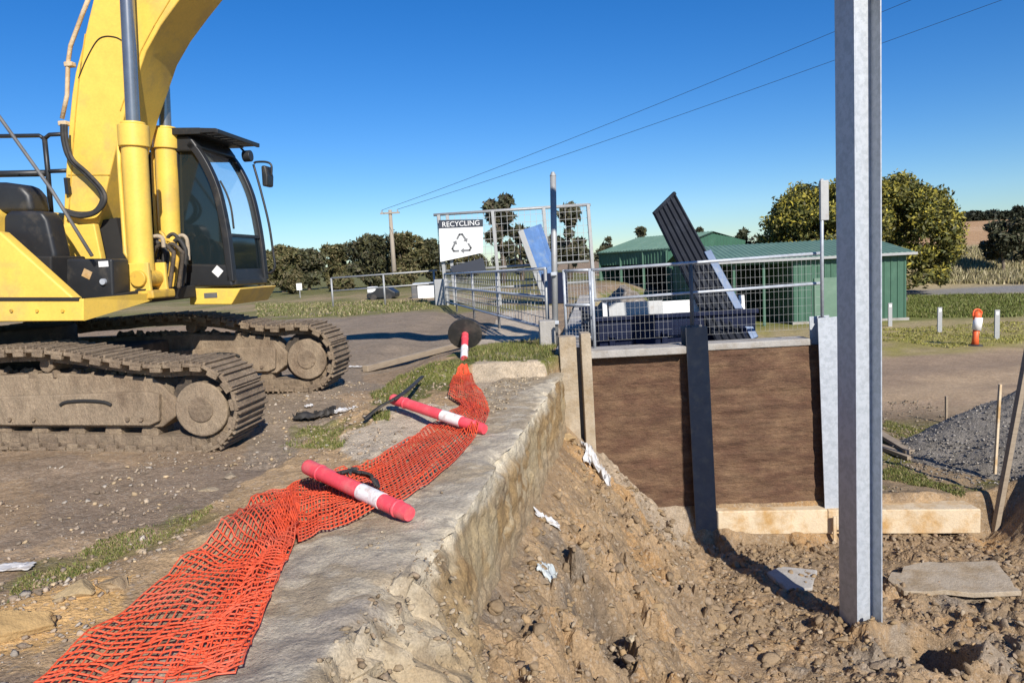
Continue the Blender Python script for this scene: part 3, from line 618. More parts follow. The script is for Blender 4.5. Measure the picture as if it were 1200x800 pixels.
ctr = ex(226, 479, VN); rad = (ex(226, 425, VN)-ctr).length
top = exl([(0, 411), (30, 410), (53, 411), (90, 415), (125, 422), (160, 427), (195, 428)], VN)
sl = (ex(226, 533, VN)-ex(0, 528, VN)); rear = ctr-sl.normalized()*3.75
loop = []
loop += [rear+V((-rad*.95*math.cos(t), 0, rad*.95*math.sin(t))) for t in np.linspace(-PI/2, PI/2, 12)]
loop += [V((top[0].x-.9, VN, top[0].z-.03))]+top
loop += [ctr+V((rad*math.cos(t), 0, rad*math.sin(t))) for t in np.linspace(PI/2, -PI/2, 16)]
pts = resample(loop, .19); n = len(pts); cent = sum(pts, V())/n
W = .60
def track(dv, dw, du, label):
    ch = MB(); lk = MB()
    for i, p in enumerate(pts):
        q = pts[(i+1) % n]; d = (q-p); L = d.length; t = d/L; nrm = V((t.z, 0, -t.x))
        c = (p+q)/2
        if nrm.dot(c-cent) < 0: nrm = -nrm
        jit = random.uniform(-.006, .006)
        R = Matrix((t, V((0, 1, 0)), t.cross(V((0, 1, 0))))).transposed()
        c0 = c+V((du, dv+W/2, dw))+nrm*(jit-.012)
        ch.box(c0, (L*.93, W, .034), R)
        for s in (-1, 1): ch.box(c0+V((0, s*(W/2-.02), 0))-nrm*.03+t*.03, (L*.55, .04, .05), R)
        for g_, hh in ((-.42, .034), (-.05, .026), (.3, .026)): ch.box(c0+t*g_*L+nrm*(.012+hh/2), (.022, W*.985, hh), R)
        lk.box(c0-nrm*.065, (L*1.04, .30, .10), R)
    o = ch.build('track_chain', 'mud', EX, .004, seg=1)
    lk.build('chain_links', 'mud', o)
    return o
def off(p, du, dv, dw): return V((p.x+du, p.y+dv, p.z+dw))
def undercarriage(dv, dw, du):
    o = track(dv, dw, du, '')
    vf = VN+.16
    poly = exl([(-190, 446), (0, 440), (60, 437), (178, 442), (187, 449), (206, 468), (206, 488), (190, 501), (0, 500), (-190, 500)], vf)
    mb = MB().prism([off(p, du, dv-VN*0+0, dw) for p in poly], (0, .28, 0)); f = mb.build('track_frame', 'mud_pale', o, .02)
    pl = exl([(-150, 470), (-150, 498), (175, 499), (186, 494), (186, 462), (170, 459)], vf-.05)
    MB().prism([off(p, du, dv, dw) for p in pl], (0, .06, 0)).build('side_guard', 'mud_pale', o, .015)
    sg_ = [off(p, du, dv, dw) for p in curve(exl([(70, 475), (78, 471), (100, 469.5), (122, 471), (131, 475)], vf-.055), 5)]
    MB().tube(sg_, [.006]+[.016]*(len(sg_)-2)+[.006], 8).build('slot_shade_bar', 'gap_dark', o)  # raised dark bar stands in for the shade in a groove
    for bx_ in (12, 40, 150, 166, -30): c_q = off(ex(bx_, 491, vf-.05), du, dv, dw); MB().cyl(c_q+V((0, -.02, 0)), c_q+V((0, .01, 0)), .022, 6).build('bolt', 'mud', o)
    ic = off(ex(240, 478, vf), du, dv, dw)
    sm = MB().cyl(ic+V((0, -.07, 0)), ic+V((0, .34, 0)), .255, 28); idl = sm.build('idler', 'mud_pale', o, .02); MB().cyl(ic+V((0, -.085, 0)), ic+V((0, -.06, 0)), .12, 20).build('idler_cap', 'mud', o, .012)
    MB().cyl(off(ctr, du, dv+.2, dw), off(ctr, du, dv+.40, dw), rad*.76, 28).build('idler_rim', 'mud_dark', o, .02)
    MB().cyl(off(rear, du, dv+.2, dw), off(rear, du, dv+.40, dw), rad*.76, 20).build('sprocket', 'mud_dark', o, .02)
    for k in range(8):
        c = ex(174-43*k, 507.5-k*.5, vf); c = off(c, du, dv, dw)
        MB().cyl(c+V((0, .02, 0)), c+V((0, .3, 0)), .085, 14).build('roller', 'mud', o, .01)
    for a in (54, -120):
        c = off(ex(a, 428, vf), du, dv, dw); MB().cyl(c+V((0, 0, 0)), c+V((0, .3, 0)), .07, 14).build('carrier_roller', 'mud', o, .01)
    # dirt lying on the frame
    mb = MB(); r = random.Random(int(dv*10)+4)
    for k in range(60):
        a = r.uniform(-60, 180); c = off(ex(a, 439, vf+.03), du, dv+r.uniform(0, .2), dw); s = r.uniform(.02, .07)
        mb.box(c, (s*1.5, s*1.2, s), Matrix.Rotation(r.uniform(0, 3), 3, V((r.random(), r.random(), r.random()+.1))))
    tag(mb.build('caked_mud', 'mud', o, .008), kind='stuff')
    return o
undercarriage(0, 0, 0)
undercarriage(2.54, .12, .03)
MB().box((.2-.9, 0, .62), (2.4, 1.9, .42)).cyl((-.9, 0, .8), (-.9, 0, 1.12), .72, 32).build('car_body', 'mud_dark', EX, .03)
# heaps of dirt on the inner ground edge are left out; deck
def lift(pl, v): return [V((p.x, v, p.z)) for p in pl]
sk = exl([(0, 351), (98, 350), (98, 376), (0, 377)], -1.45); L0 = V((-4.0, -1.45, sk[0].z)); L1 = V((-4.0, -1.45, sk[3].z))
MB().prism([L0, sk[0], sk[1], sk[2], sk[3], L1], (0, .05, 0)).build('side_skirt', 'yellow', EX, .012)
tip_t = ex(180, 343, -.62); tip_b = ex(178, 352, -.62)
mb = MB(); a, b = sk[1]+V((.001, 0, 0)), sk[2]+V((.001, 0, 0))
mb.add([a, b, tip_b, tip_t, a+V((-.05, .06, 0)), b+V((-.05, .06, 0)), tip_b+V((-.05, .06, 0)), tip_t+V((-.05, .06, 0))], [(0, 1, 2, 3), (4, 7, 6, 5), (0, 3, 7, 4), (1, 5, 6, 2), (0, 4, 5, 1), (3, 2, 6, 7)])
mb.build('corner_skirt', 'yellow', EX)
zt, zb_ = sk[0].z-.01, sk[3].z+.01
MB().prism([(-4.0, -1.39, zb_), (sk[2].x-.06, -1.39, zb_), (tip_b.x-.08, -.6, zb_+.08), (tip_b.x-.08, .42, zb_+.08), (-.2, .5, zb_), (-.2, 1.42, zb_), (-4.0, 1.42, zb_)], (0, 0, zt-zb_-.04)).build('deck', 'gap_dark', EX, .02)
# toolbox, engine boxes, yellow panel
bv = -.98
box1 = exl([(58, 303), (131, 303), (133, 351), (58, 351)], bv)
tb = MB().prism(box1, (0, .28, 0)).build('toolbox', 'black', EX, .025)
q = ex(127, 309, bv-.002); MB().box((q.x-.05, bv-.004, q.z), (.10, .004, .055)).build('sticker', 'white', tb)
q = ex(102, 321, bv-.002); MB().box((q.x, bv-.004, q.z), (.09, .004, .08), Matrix.Rotation(.5, 3, 'Y')).build('sticker', 'concrete_pale', tb)
q = ex(122, 330, bv-.002); MB().cyl((q.x, bv-.03, q.z), (q.x, bv, q.z), .03, 12).build('latch', 'galv', tb)
MB().prism(exl([(-60, 300), (60, 300), (60, 351), (-60, 351)], -1.2), (0, .5, 0)).build('battery_box', 'gap_dark', EX, .02)
pb = exl([(3, 252), (10, 247), (48, 247), (55, 258), (64, 296), (64, 306), (58, 340), (3, 340)], -1.05)
MB().prism(pb, (0, .25, 0)).build('engine_cover', 'black', EX, .04)
dm = exl([(-60, 250), (-60, 213), (2, 213), (24, 216), (34, 228), (38, 250)], -.7)
MB().prism(dm, (0, .3, 0)).build('hood', 'black', EX, .06)
yp = exl([(-60, 262), (0, 272), (10, 281), (88, 351), (-60, 351)], -1.40)
MB().prism(yp, (0, .13, 0)).build('side_panel', 'yellow', EX, .02)
MB().prism(exl([(-60, 348.5), (92, 348.5), (92, 352.5), (-60, 352.5)], -1.46), (0, .03, 0)).build('black_strip', 'gap_dark', EX)  # black line between side panel and skirt
MB().prism([(-4.0, -1.38, zt), (yp[0].x-.02, -1.38, zt), (yp[0].x-.02, -1.38, zt+.95), (-4.0, -1.38, zt+.95)], (0, 2.76, 0)).build('counterweight', 'yellow', EX, .12, seg=4)
# railings behind the boxes
rl = MB(); rv = -.25
def tpath(pp, v): return [ex(a, b, v) for a, b in pp]
rl.tube(tpath([(-90, 161), (46, 159), (52, 163)], rv), .022, 8).tube(tpath([(52, 163), (58, 158), (78, 157)], rv), .022, 8)
rl.tube(tpath([(52, 160), (56, 200), (60, 250)], rv), .026, 8).tube(tpath([(-90, 206), (0, 204), (54, 203)], rv), .036, 8).tube(tpath([(54, 201), (80, 200)], rv), .022, 8)
rl.tube(tpath([(-90, 160), (-88, 200), (-84, 258)], rv), .026, 8)
rl.build('handrail', 'black', EX, smooth=True)
MB().tube(tpath([(-16, 116), (0, 138), (60, 222), (108, 300)], -1.1), .017, 8).build('strut', 'steel_dark', EX, smooth=True)
# boom
BO = [(112, -12), (104, 20), (96, 55), (88, 85), (84, 110), (81, 140), (78, 180), (75, 230), (74, 262), (72, 285), (80, 300), (96, 303), (104, 298), (108, 285), (118, 255), (126, 215), (138, 165), (147, 130), (159, 96), (171, 60), (188, 30), (210, 0), (240, -38), (290, -95), (345, -135), (430, -170), (640, -215), (655, -250), (600, -275), (430, -255), (310, -225), (215, -170), (150, -90)]
bo = exl(BO, -.30)
bm_ = MB().prism(bo, (0, .60, 0)); boom = bm_.build('boom', 'yellow', EX, .018)
# boom fittings
MB().tube([p+V((0, -.03, 0)) for p in exl([(112, -15), (100, 15), (85, 55), (82, 75), (81, 112), (75, 140)], -.30)], .022, 8).build('hydraulic_pipe', 'concrete_pale', boom, smooth=True)
for a, b in ((82, 76), (75, 145)):
    q = ex(a, b, -.32); MB().box((q.x, q.y, q.z), (.09, .08, .05)).build('pipe_clamp', 'concrete_pale', boom, .01)
for dx, dv, r in ((0, -.06, .028), (3, -.09, .02)):
    MB().tube(curve(exl([(74+dx, 146), (75+dx, 165), (82+dx, 186), (100+dx, 203), (117+dx, 222), (120+dx, 236), (110+dx, 249), (92+dx, 251+dx), (76, 247+dx)], -.34+dv)), r, 8).build('hose', 'rubber', boom, smooth=True)
MB().tube(curve(exl([(92, 92), (100, 72), (112, 50), (122, 43), (136, 44), (146, 50)], -.305)), .006, 6).build('cable', 'gap_dark', boom, smooth=True)
MB().tube(exl([(100, 40), (93, 90), (89, 130), (85, 180), (82, 230), (80, 262)], -.302), .007, 5).build('weld_seam', 'yellow_dirty', boom)
MB().tube(exl([(204, -8), (182, 28), (165, 60), (153, 96), (141, 130)], -.302), .007, 5).build('weld_seam', 'yellow_dirty', boom)
MB().tube(exl([(80, 205), (128, 205)], -.302), .007, 5).build('weld_seam', 'yellow_dirty', boom)
for a_ in (14, 44, 74): q = ex(a_, 364, -1.45); MB().cyl((q.x, -1.465, q.z), (q.x, -1.44, q.z), .016, 8).build('bolt', 'yellow_dirty', EX)
q = ex(79, 218, -.33); MB().box((q.x, -.31, q.z), (.04, .08, .17)).build('bracket', 'black', boom)
q = ex(88, 280, -.30)
MB().cyl((q.x, -.37, q.z), (q.x, -.29, q.z), .17, 28).build('foot_boss', 'yellow', boom, .012)
MB().cyl((q.x, -.385, q.z), (q.x, -.36, q.z), .085, 24).build('foot_pin', 'yellow_dirty', boom, .008)
MB().prism(exl([(66, 300), (70, 265), (110, 262), (118, 300), (125, 350), (60, 350)], -.42)[:], (0, .09, 0)).build('boom_bracket', 'yellow', EX, .015)
MB().prism(exl([(98, 312), (120, 258), (136, 255), (150, 320)], -.25), (0, .5, 0)).build('foot_plate', 'gap_dark', EX)
# arm and bucket, above the top of the photo
AR = exl([(640, -215), (655, -275), (700, -300), (980, -215), (985, -190), (760, -200), (690, -205)], -.2)
arm = MB().prism(AR, (0, .4, 0)).build('arm', 'yellow', EX, .02)
BK = exl([(975, -215), (1010, -225), (1080, -170), (1090, -110), (1040, -70), (985, -95), (1030, -130), (1000, -180)], -.55)
MB().prism(BK, (0, 1.1, 0)).build('bucket', 'mud', EX, .02)
# boom cylinders
def cylinder(top_px, mid_px, pin_px, v, rb, rr, name='boom_cylinder'):
    T, Mi, Pn = ex(*top_px, v), ex(*mid_px, v), ex(*pin_px, v); ax = (Mi-Pn).normalized()
    o = MB().cyl(Pn+ax*.12, Mi-ax*.02, rb, 28).build(name, 'yellow', EX, .006); smooth_by_angle(o)
    c = MB().cyl(Mi-ax*.22, Mi-ax*.0, rb*1.2, 28).cyl(Mi-ax*.0, Mi+ax*.03, rb*.95, 28).build('collar', 'yellow', o, .01)
    smooth_by_angle(MB().cyl(Mi, T, rr, 24).build('rod', 'chrome', o))
    MB().tube([Mi-ax*.15+V((-rb*1.25, -.02, 0)), Mi-ax*.4+V((-rb*1.3, -.02, 0)), Pn+ax*.35+V((-rb*1.25, -.02, 0)), Pn+ax*.22+V((-rb*.6, -.02, 0))], .022, 8).build('oil_pipe', 'yellow', o, smooth=True)
    return o
def clevis(px, py, v, s, parent):
    q = ex(px, py, v)
    for yy_ in (-.15, .15): MB().box((q.x-.02*s, q.y+yy_, q.z-.01), (.27*s, .05, .34*s)).build('clevis', 'yellow', parent, .012)
    MB().cyl((q.x+.01, q.y-.215, q.z), (q.x+.01, q.y+.2, q.z), .085*s, 20).build('pin', 'yellow_dirty', parent, .01)
    MB().box((q.x+.02, q.y-.19, q.z-.115), (.10, .03, .016)).build('keeper', 'gap_dark', parent)
c1 = cylinder((147, -40), (156, 147), (167, 335), -.48, .125, .068); clevis(174, 326, -.48, 1.0, c1)
c2 = cylinder((189, 40), (194, 152), (201, 330), .50, .122, .066); clevis(206, 318, .50, .9, c2)
MB().box((ex(172, 345, -.48).x-.05, -.48, ex(172, 345, -.48).z), (.5, .42, .09)).build('cylinder_foot', 'yellow_dirty', EX, .02)
# tangle of hoses between the cylinders
r = random.Random(3)
for k in range(14):
    x0 = r.uniform(176, 202); x1 = x0+r.uniform(6, 22); v0 = r.uniform(-.3, .25); tp = r.uniform(272, 290)
    MB().tube(curve(exl([(x0, 345), (x0-2, 310), (x0, tp+8), ((x0+x1)/2, tp), (x1, tp+8), (x1+2, 300), (x1-3, 338)], v0)), r.choice((.016, .022, .026)), 8).build('hose', r.choice(('rubber', 'rubber', 'rubber', 'mud_dark', 'yellow_dirty')), EX, smooth=True)
MB().box((ex(190, 330, .1).x, .02, ex(190, 322, .1).z), (.3, .55, .35)).build('swing_motor', 'mud_dark', EX, .04)
for pp, v in (([(176, 318), (176, 283), (182, 277), (190, 279), (192, 290)], -.36), ([(206, 300), (206, 283), (212, 276), (219, 281), (221, 305)], .3)):
    MB().tube(curve(exl(pp, v)), .022, 8).build('pipe', 'post_concrete', EX, smooth=True)
# cab
v0, v1 = .48, 1.46
cab = empty('cab', (0, 0, 0)); cab.parent = EX
lowb = exl([(176, 308), (268, 310), (273, 336), (176, 337)], v0)
body = MB().prism(lowb, (0, v1-v0, 0)).build('lower_body', 'black', cab, .03)
q = ex(255, 318, v0-.004); MB().box((q.x, v0-.004, q.z), (.10, .006, .10), Matrix.Rotation(PI/4, 3, 'Y')).build('decal', 'white', cab)
FP = [(206, 168), (222, 168), (232, 178), (244, 198), (254, 222), (261, 250), (267, 285), (272, 330)]
near = curve(exl(FP[1:], v0+.05), 4)
def band(pl, w, t, mb, ext):
    for i in range(len(pl)-1): mb.bar(pl[i]-(pl[i+1]-pl[i])*.08, pl[i+1], t, w, (0, 1, 0))
for dv in (0, v1-v0-.10):
    mb = MB(); P_ = [V((p.x, p.y+dv, p.z)) for p in near]
    ring = []
    for i, p in enumerate(P_):
        t = (P_[min(i+1, len(P_)-1)]-P_[max(i-1, 0)]).normalized(); s = V((-t.z, 0, t.x)); w = .085
        ring.append([p-s*w/2+V((0, -.05, 0)), p+s*w/2+V((0, -.05, 0)), p+s*w/2+V((0, .05, 0)), p-s*w/2+V((0, .05, 0))])
    vs = [q for R_ in ring for q in R_]; fs = [(4*i+k, 4*i+(k+1) % 4, 4*i+4+(k+1) % 4, 4*i+4+k) for i in range(len(ring)-1) for k in range(4)]
    mb.add(vs, fs+[(0, 1, 2, 3), (4*len(ring)-4, 4*len(ring)-1, 4*len(ring)-2, 4*len(ring)-3)]); mb.build('front_pillar', 'black', cab, .012)
rf = exl([(174, 158), (222, 158), (232, 172), (224, 178), (174, 178)], v0)
MB().prism(rf, (0, v1-v0, 0)).build('cab_roof', 'black', cab, .03)
bk = exl([(174, 178), (208, 178), (207, 310), (174, 310)], v0+.02)
MB().prism(bk[:], (0, .09, 0)).prism([V((p.x, v1-.11, p.z)) for p in exl([(174, 178), (186, 178), (186, 310), (174, 310)], v0)], (0, .09, 0)).build('rear_pillar', 'black', cab, .02)
MB().prism(exl([(174, 178), (178, 178), (178, 310), (174, 310)], v0), (0, v1-v0, 0)).build('back_wall', 'gap_dark', cab)
wn = exl([(206, 176), (224, 177), (236, 194), (248, 222), (256, 252), (265, 311), (206, 311)], v0+.055)
MB().prism(wn, (0, .012, 0)).build('side_window', 'glass_dark', cab)
wf = exl([(186, 176), (224, 177), (236, 194), (248, 222), (256, 252), (265, 311), (186, 311)], v0)
MB().prism([V((p.x, v1-.06, p.z)) for p in wf], (0, .012, 0)).build('door_window', 'glass', cab)
# windscreen: upper clear, lower dark
up_ = [p for p in near if p.z > ex(266, 284, v0+.05).z]; lo_ = [p for p in near if p.z <= ex(266, 284, v0+.05).z]
def sheet(pl, name, m):
    vs = []; k = len(pl)
    for p in pl: vs += [V((p.x+.01, v0+.10, p.z)), V((p.x+.01, v1-.10, p.z))]
    mb = MB().add(vs+[q_+V((-.012, 0, 0)) for q_ in vs], [(2*i, 2*i+1, 2*i+3, 2*i+2) for i in range(k-1)]+[(2*k+2*i, 2*k+2*i+2, 2*k+2*i+3, 2*k+2*i+1) for i in range(k-1)])
    return mb.build(name, m, cab, smooth=True)
sheet(up_, 'windscreen', 'glass'); sheet([up_[-1]]+lo_, 'lower_windscreen', 'glass_dark')
q = up_[-1]; MB().box((q.x+.012, (v0+v1)/2, q.z), (.035, v1-v0-.2, .035)).build('screen_rail', 'black', cab)
q = near[0]; MB().box((q.x, (v0+v1)/2, q.z), (.09, v1-v0-.1, .08)).build('header', 'black', cab, .01)
MB().bar(near[-1]+V((0, 0, -.01)), near[-1]+V((0, v1-v0-.1, -.01)), .08, .07).build('sill', 'black', cab, .01)
# seat and console inside
sx = ex(200, 320, .9)
MB().box((sx.x+.12, .95, sx.z+.25), (.5, .5, .14)).box((sx.x-.1, .95, sx.z+.65), (.14, .48, .75), Matrix.Rotation(-.15, 3, 'Y')).build('seat', 'rubber', cab, .05)
MB().tube(curve(exl([(258, 212), (266, 228), (271, 245), (274, 268)], v0+.1)), .012, 6).build('wiper', 'rubber', cab, smooth=True)
# guard visor above the roof
mb = MB(); va = v0-.06
ext_ = V((0, v1-v0+.12, 0))
mb.prism(exl([(170, 150), (234, 149.5), (234, 157), (170, 159)], va), ext_)
mb.prism(exl([(251, 150), (255, 151), (255, 156), (251, 156)], va), ext_)
for k in range(7):
    yv = va+k*.163; mb.prism([V((p.x, yv, p.z)) for p in exl([(233, 149.8), (252, 150.2), (252, 155), (233, 156)], va)], (0, .10, 0))
vz = mb.build('roof_guard', 'black', cab, .006)
MB().prism(exl([(214, 157), (232, 157), (238, 172), (220, 172)], v0+.2), (0, .6, 0)).build('guard_bracket', 'black', cab)
MB().tube(curve(exl([(298, 192), (300, 190), (312, 190), (318, 194), (318, 206)], 1.55)), .014, 8).build('mirror_arm', 'black', cab, smooth=True)
mq = ex(313, 207, 1.52); MB().prism([mq+V((-.035, -.1, -.13)), mq+V((.035, -.1, -.13)), mq+V((.05, -.1, .0)), mq+V((.03, -.1, .13)), mq+V((-.03, -.1, .13))], (0, .2, 0)).build('mirror', 'black', cab, .02)
MB().tube(curve(exl([(297, 193), (306, 225), (315, 262), (320, 295), (322, 312), (318, 319), (311, 320)], 1.5)), .016, 8).build('grab_rail', 'black', cab, smooth=True)
lq = ex(291, 183, 1.3); MB().cyl(lq+V((-.06, 0, 0)), lq+V((.04, 0, 0)), .07, 14).tube([lq, lq+V((-.1, 0, .12))], .015, 6).build('work_light', 'black', cab, .01)
yb_ = exl([(222, 338), (282, 338), (271, 357), (222, 357)], v0-.02)
MB().prism(yb_, (0, v1-v0+.04, 0)).build('cab_base', 'yellow', EX, .015)
q = ex(247, 346, v0-.02); MB().box((q.x, v0-.022, q.z), (.16, .006, .06)).build('data_plate', 'steel_dark', EX)
# ================================================================== BOLLARDS (fallen) and ORANGE NET
def bollard(tail, tip, L, label, base_at=.27, r=.052, bands=((.57, .77),), disc=.26):
    tail, tip = V(tail), V(tip); ax = (tip-tail).normalized(); e = empty('bollard', tail, 0, label, 'bollard', 'pink bollards knocked over along the old wall')
    x = ax.orthogonal().normalized()
    def at_(t): return ax*(L*t)
    tb = MB().tube([at_(0), at_(.015), at_(.03), at_(.3), at_(.97), at_(1)], [r*.75, r*1.02, r*1.05, r, r, r*.85], 20).build('tube', 'pink', e); smooth_by_angle(tb)
    c = at_(max(base_at, 0))
    if base_at > 0: b_ = MB().tube([c-ax*.03, c-ax*.02, c+ax*.015, c+ax*.03], [disc*.85, disc, disc, disc*.55], 24).build('rubber_base', 'rubber', e); smooth_by_angle(b_)
    for t0 in (.16, .9): MB().tube([at_(t0-.012), at_(t0-.006), at_(t0+.006), at_(t0+.012)], [r, r+.006, r+.006, r], 20).build('ring', 'pink', e, smooth=True)
    for a, b in bands: smooth_by_angle(MB().tube([at_(a), at_(b)], r+.003, 20).build('reflective_band', 'reflective', e))
    return e, tail, tip
BL = []
tB, pB = PZ(459, 467, -1.30), PZ(568, 503, -1.50)
BL.append(bollard(tB, pB, (pB-tB).length, 'pink bollard lying across the wall top with its far end in the net', -1))
tC, pC = PZ(359, 546, -1.37), PZ(480, 602, -1.49)
BL.append(bollard(tC, pC, (pC-tC).length, 'pink bollard lying on top of the orange net, nearest the excavator track', -1))
tA, pA = PY(545, 389, 11.25), PY(543, 445, 10.1)
BL.append(bollard(tA, pA, (pA-tA).length, 'pink bollard pointing straight at the viewer from the grass mound', .04, bands=((.34, .58),)))
def bheight(x, y):
    """height the net must clear at x,y over the fallen bollards"""
    h = np.full(np.shape(x), -9.)
    for e, a, b in BL[:2]:
        d = np.array((b.x-a.x, b.y-a.y)); L2 = d@d; t = ((x-a.x)*d[0]+(y-a.y)*d[1])/L2; tc = np.clip(t, 0, 1)
        dist = np.hypot(x-a.x-tc*d[0], y-a.y-tc*d[1]); zc = a.z+(b.z-a.z)*tc
        lim = 1.1 if e is BL[1][0] else .86
        h = np.where((dist < .30) & (tc > lim), np.maximum(h, zc+.064-np.clip(dist-.03, 0, 1)*.62-.2*np.clip(lim+.12-tc, 0, 1)), h)
    return h
def polyline(pts, k):
    P = np.array([(p.x, p.y) for p in pts]); s = np.concatenate([[0], np.cumsum(np.hypot(*np.diff(P, axis=0).T))]); q = np.linspace(0, s[-1], k)
    return np.column_stack([np.interp(q, s, P[:, 0]), np.interp(q, s, P[:, 1])])
def net_strip(left, right, nu, nv, wr, seed, lift=.018, zplane=None):
    A = [ground(*p) if zplane is None else PZ(*p, zplane) for p in left]; B = [ground(*p) if zplane is None else PZ(*p, zplane) for p in right]
    k = len(A); uu = np.linspace(0, k-1, nu)
    ax = np.array([(p.x, p.y) for p in A]); bx = np.array([(p.x, p.y) for p in B])
    def cr(arr): return np.column_stack([np.interp(uu, range(k), arr[:, 0]), np.interp(uu, range(k), arr[:, 1])])
    a, b = cr(ax), cr(bx); t = np.linspace(0, 1, nv)
    G = a[:, None]*(1-t)[None, :, None]+b[:, None]*t[None, :, None]
    return G
def net_mesh(G, seed, wr, th=.006, w1=.0044, w2=.0064, lift=.018, base=None):
    nu, nv = G.shape[:2]
    u, v = np.meshgrid(np.arange(nu), np.arange(nv), indexing='ij')
    jx = .022*fbm(u, v, 5, seed, 4)+.004*(vn(u*3.3, v*3.1, seed)-.5); jy = .022*fbm(u, v, 5, seed+1, 4)+.004*(vn(u*3.7, v*2.9, seed+5)-.5)
    x = G[..., 0]+jx; y = G[..., 1]+jy
    z0 = terrain(x, y); onw = (x > xwall(y)-.98) & (x < xwall(y)+.02) & (y < 10.2) & (y > 2.2); z0 = np.where(onw, np.maximum(z0, -1.545), z0)
    if base is not None: z0 = base(x, y, z0)
    ridge = .7*np.abs(fbm(v*1.0, u*.22, 5.0, seed+2, 3))+.8*np.clip(fbm(u, v, 4.0, seed+7, 3), 0, 1)
    z = np.maximum(z0+lift+wr*(ridge+.4*fbm(u, v, 9, seed+3, 3)).clip(0, 1), bheight(x, y))
    P = np.stack([x, y, z], -1)
    vs, fs = [], []
    def strand(p, q, w):
        d = q-p; L = np.linalg.norm(d, axis=1, keepdims=True)+1e-9; d = d/L
        s = np.cross(d, np.array([0, 0, 1.])); s /= (np.linalg.norm(s, axis=1, keepdims=True)+1e-9); up = np.cross(s, d)
        p = p-d*w*.5; q = q+d*w*.5
        c = [p-s*w-up*0, p+up*th, p+s*w, p-up*th, q-s*w, q+up*th, q+s*w, q-up*th]
        n = len(p); vv = np.stack(c, 1).reshape(-1, 3); f = np.array([(0, 1, 5, 4), (1, 2, 6, 5), (2, 3, 7, 6), (3, 0, 4, 7)])
        off_ = sum(len(a) for a in vs)
        vs.append(vv); fs.append((f[None]+np.arange(n)[:, None, None]*8).reshape(-1, 4)+off_)
    k1 = vn(u[:-1]*.9, v[:-1]*.9, seed+9).ravel() > .045; k2 = vn(u[:, :-1]*.9, v[:, :-1]*.9, seed+10).ravel() > .045
    strand(P[:-1].reshape(-1, 3)[k1], P[1:].reshape(-1, 3)[k1], w1)
    strand(P[:, :-1].reshape(-1, 3)[k2], P[:, 1:].reshape(-1, 3)[k2], w2)
    return np.concatenate(vs), np.concatenate(fs)
nets = []
# foreground length, then the bunch, then the length between the bollards, then up to the grass
L1_ = [(18, 832), (64, 790), (108, 751), (162, 706), (216, 661), (257, 621), (293, 590), (320, 577), (338, 576)]
R1_ = [(282, 832), (295, 797), (309, 757), (322, 722), (332, 695), (338, 672), (343, 655), (348, 636), (351, 620)]
nets.append((net_strip(L1_, R1_, 50, 21, .05, 1), 200, .06))
L2_ = [(336, 574), (352, 566), (372, 562), (398, 556), (428, 548), (452, 535), (478, 516), (500, 503), (524, 492), (540, 478), (533, 470)]
R2_ = [(350, 620), (352, 648), (378, 652), (410, 642), (440, 626), (470, 612), (505, 588), (535, 560), (556, 535), (570, 512), (574, 497)]
nets.append((net_strip(L2_, R2_, 64, 24, .05, 2), 210, .05))
L3_ = [(531, 472), (526, 468), (527, 458), (531, 448), (536, 438), (540, 430)]
R3_ = [(574, 498), (572, 486), (566, 474), (560, 460), (553, 446), (547, 430)]
nets.append((net_strip(L3_, R3_, 30, 20, .05, 3), 220, .06))
L1b = [(198, 832), (220, 797), (240, 762), (262, 722), (280, 687), (300, 650), (318, 616), (334, 588)]
R1b = [(286, 832), (298, 797), (313, 755), (326, 718), (336, 690), (342, 664), (347, 638), (350, 614)]
nets.append((net_strip(L1b, R1b, 44, 10, .05, 4), 230, .08))
nv_, nf_ = [], []; o_ = 0
def hang(x, y, z0):
    # the last length climbs from the wall top to the tip of the far bollard
    t = np.clip((y-8.3)/(9.9-8.3), 0, 1); return np.maximum(z0, z0*(1-t)+(-1.47)*t)
for i, (G, sd, wr) in enumerate(nets):
    a, b = net_mesh(G, sd, wr, base=hang if i == 2 else None, th=.005); nv_.append(a); nf_.append(b+o_); o_ += len(a)
net = npmesh('barrier_net', np.concatenate(nv_), np.concatenate(nf_), 'orange'); tag(net, 'orange plastic safety net fallen along the edge of the old wall', 'safety net')
# ================================================================== SMALL THINGS ON THE UPPER GROUND
def strap(pix, w, label):
    P_ = curve([PZ(a, b, z) for a, b, z in pix], 6); e = MB(); 
    for i in range(len(P_)-1): e.bar(P_[i], P_[i+1]+(P_[i+1]-P_[i])*.1, w, .02)
    tag(e.build('rubber_strap', 'rubber', None, .004), label, 'rubber strap')
strap([(427, 491, -1.44), (446, 476, -1.34), (468, 464, -1.265), (482, 453, -1.30), (495, 441, -1.40)], .05, 'black rubber strap lying across the pink bollard on the wall top')
strap([(382, 566, -1.51), (396, 556, -1.43), (410, 551, -1.345), (430, 557, -1.42), (444, 568, -1.50)], .13, 'grey black rubber flap over the pink bollard on the orange net')
a, b = ground(428, 436), ground(541, 409)
mb = MB().bar(a+V((0, 0, .05)), b+V((0, 0, .09)), .11, .10); tag(mb.build('timber_beam', 'timber', None, .012), 'long weathered timber lying by the grass strip', 'timber')
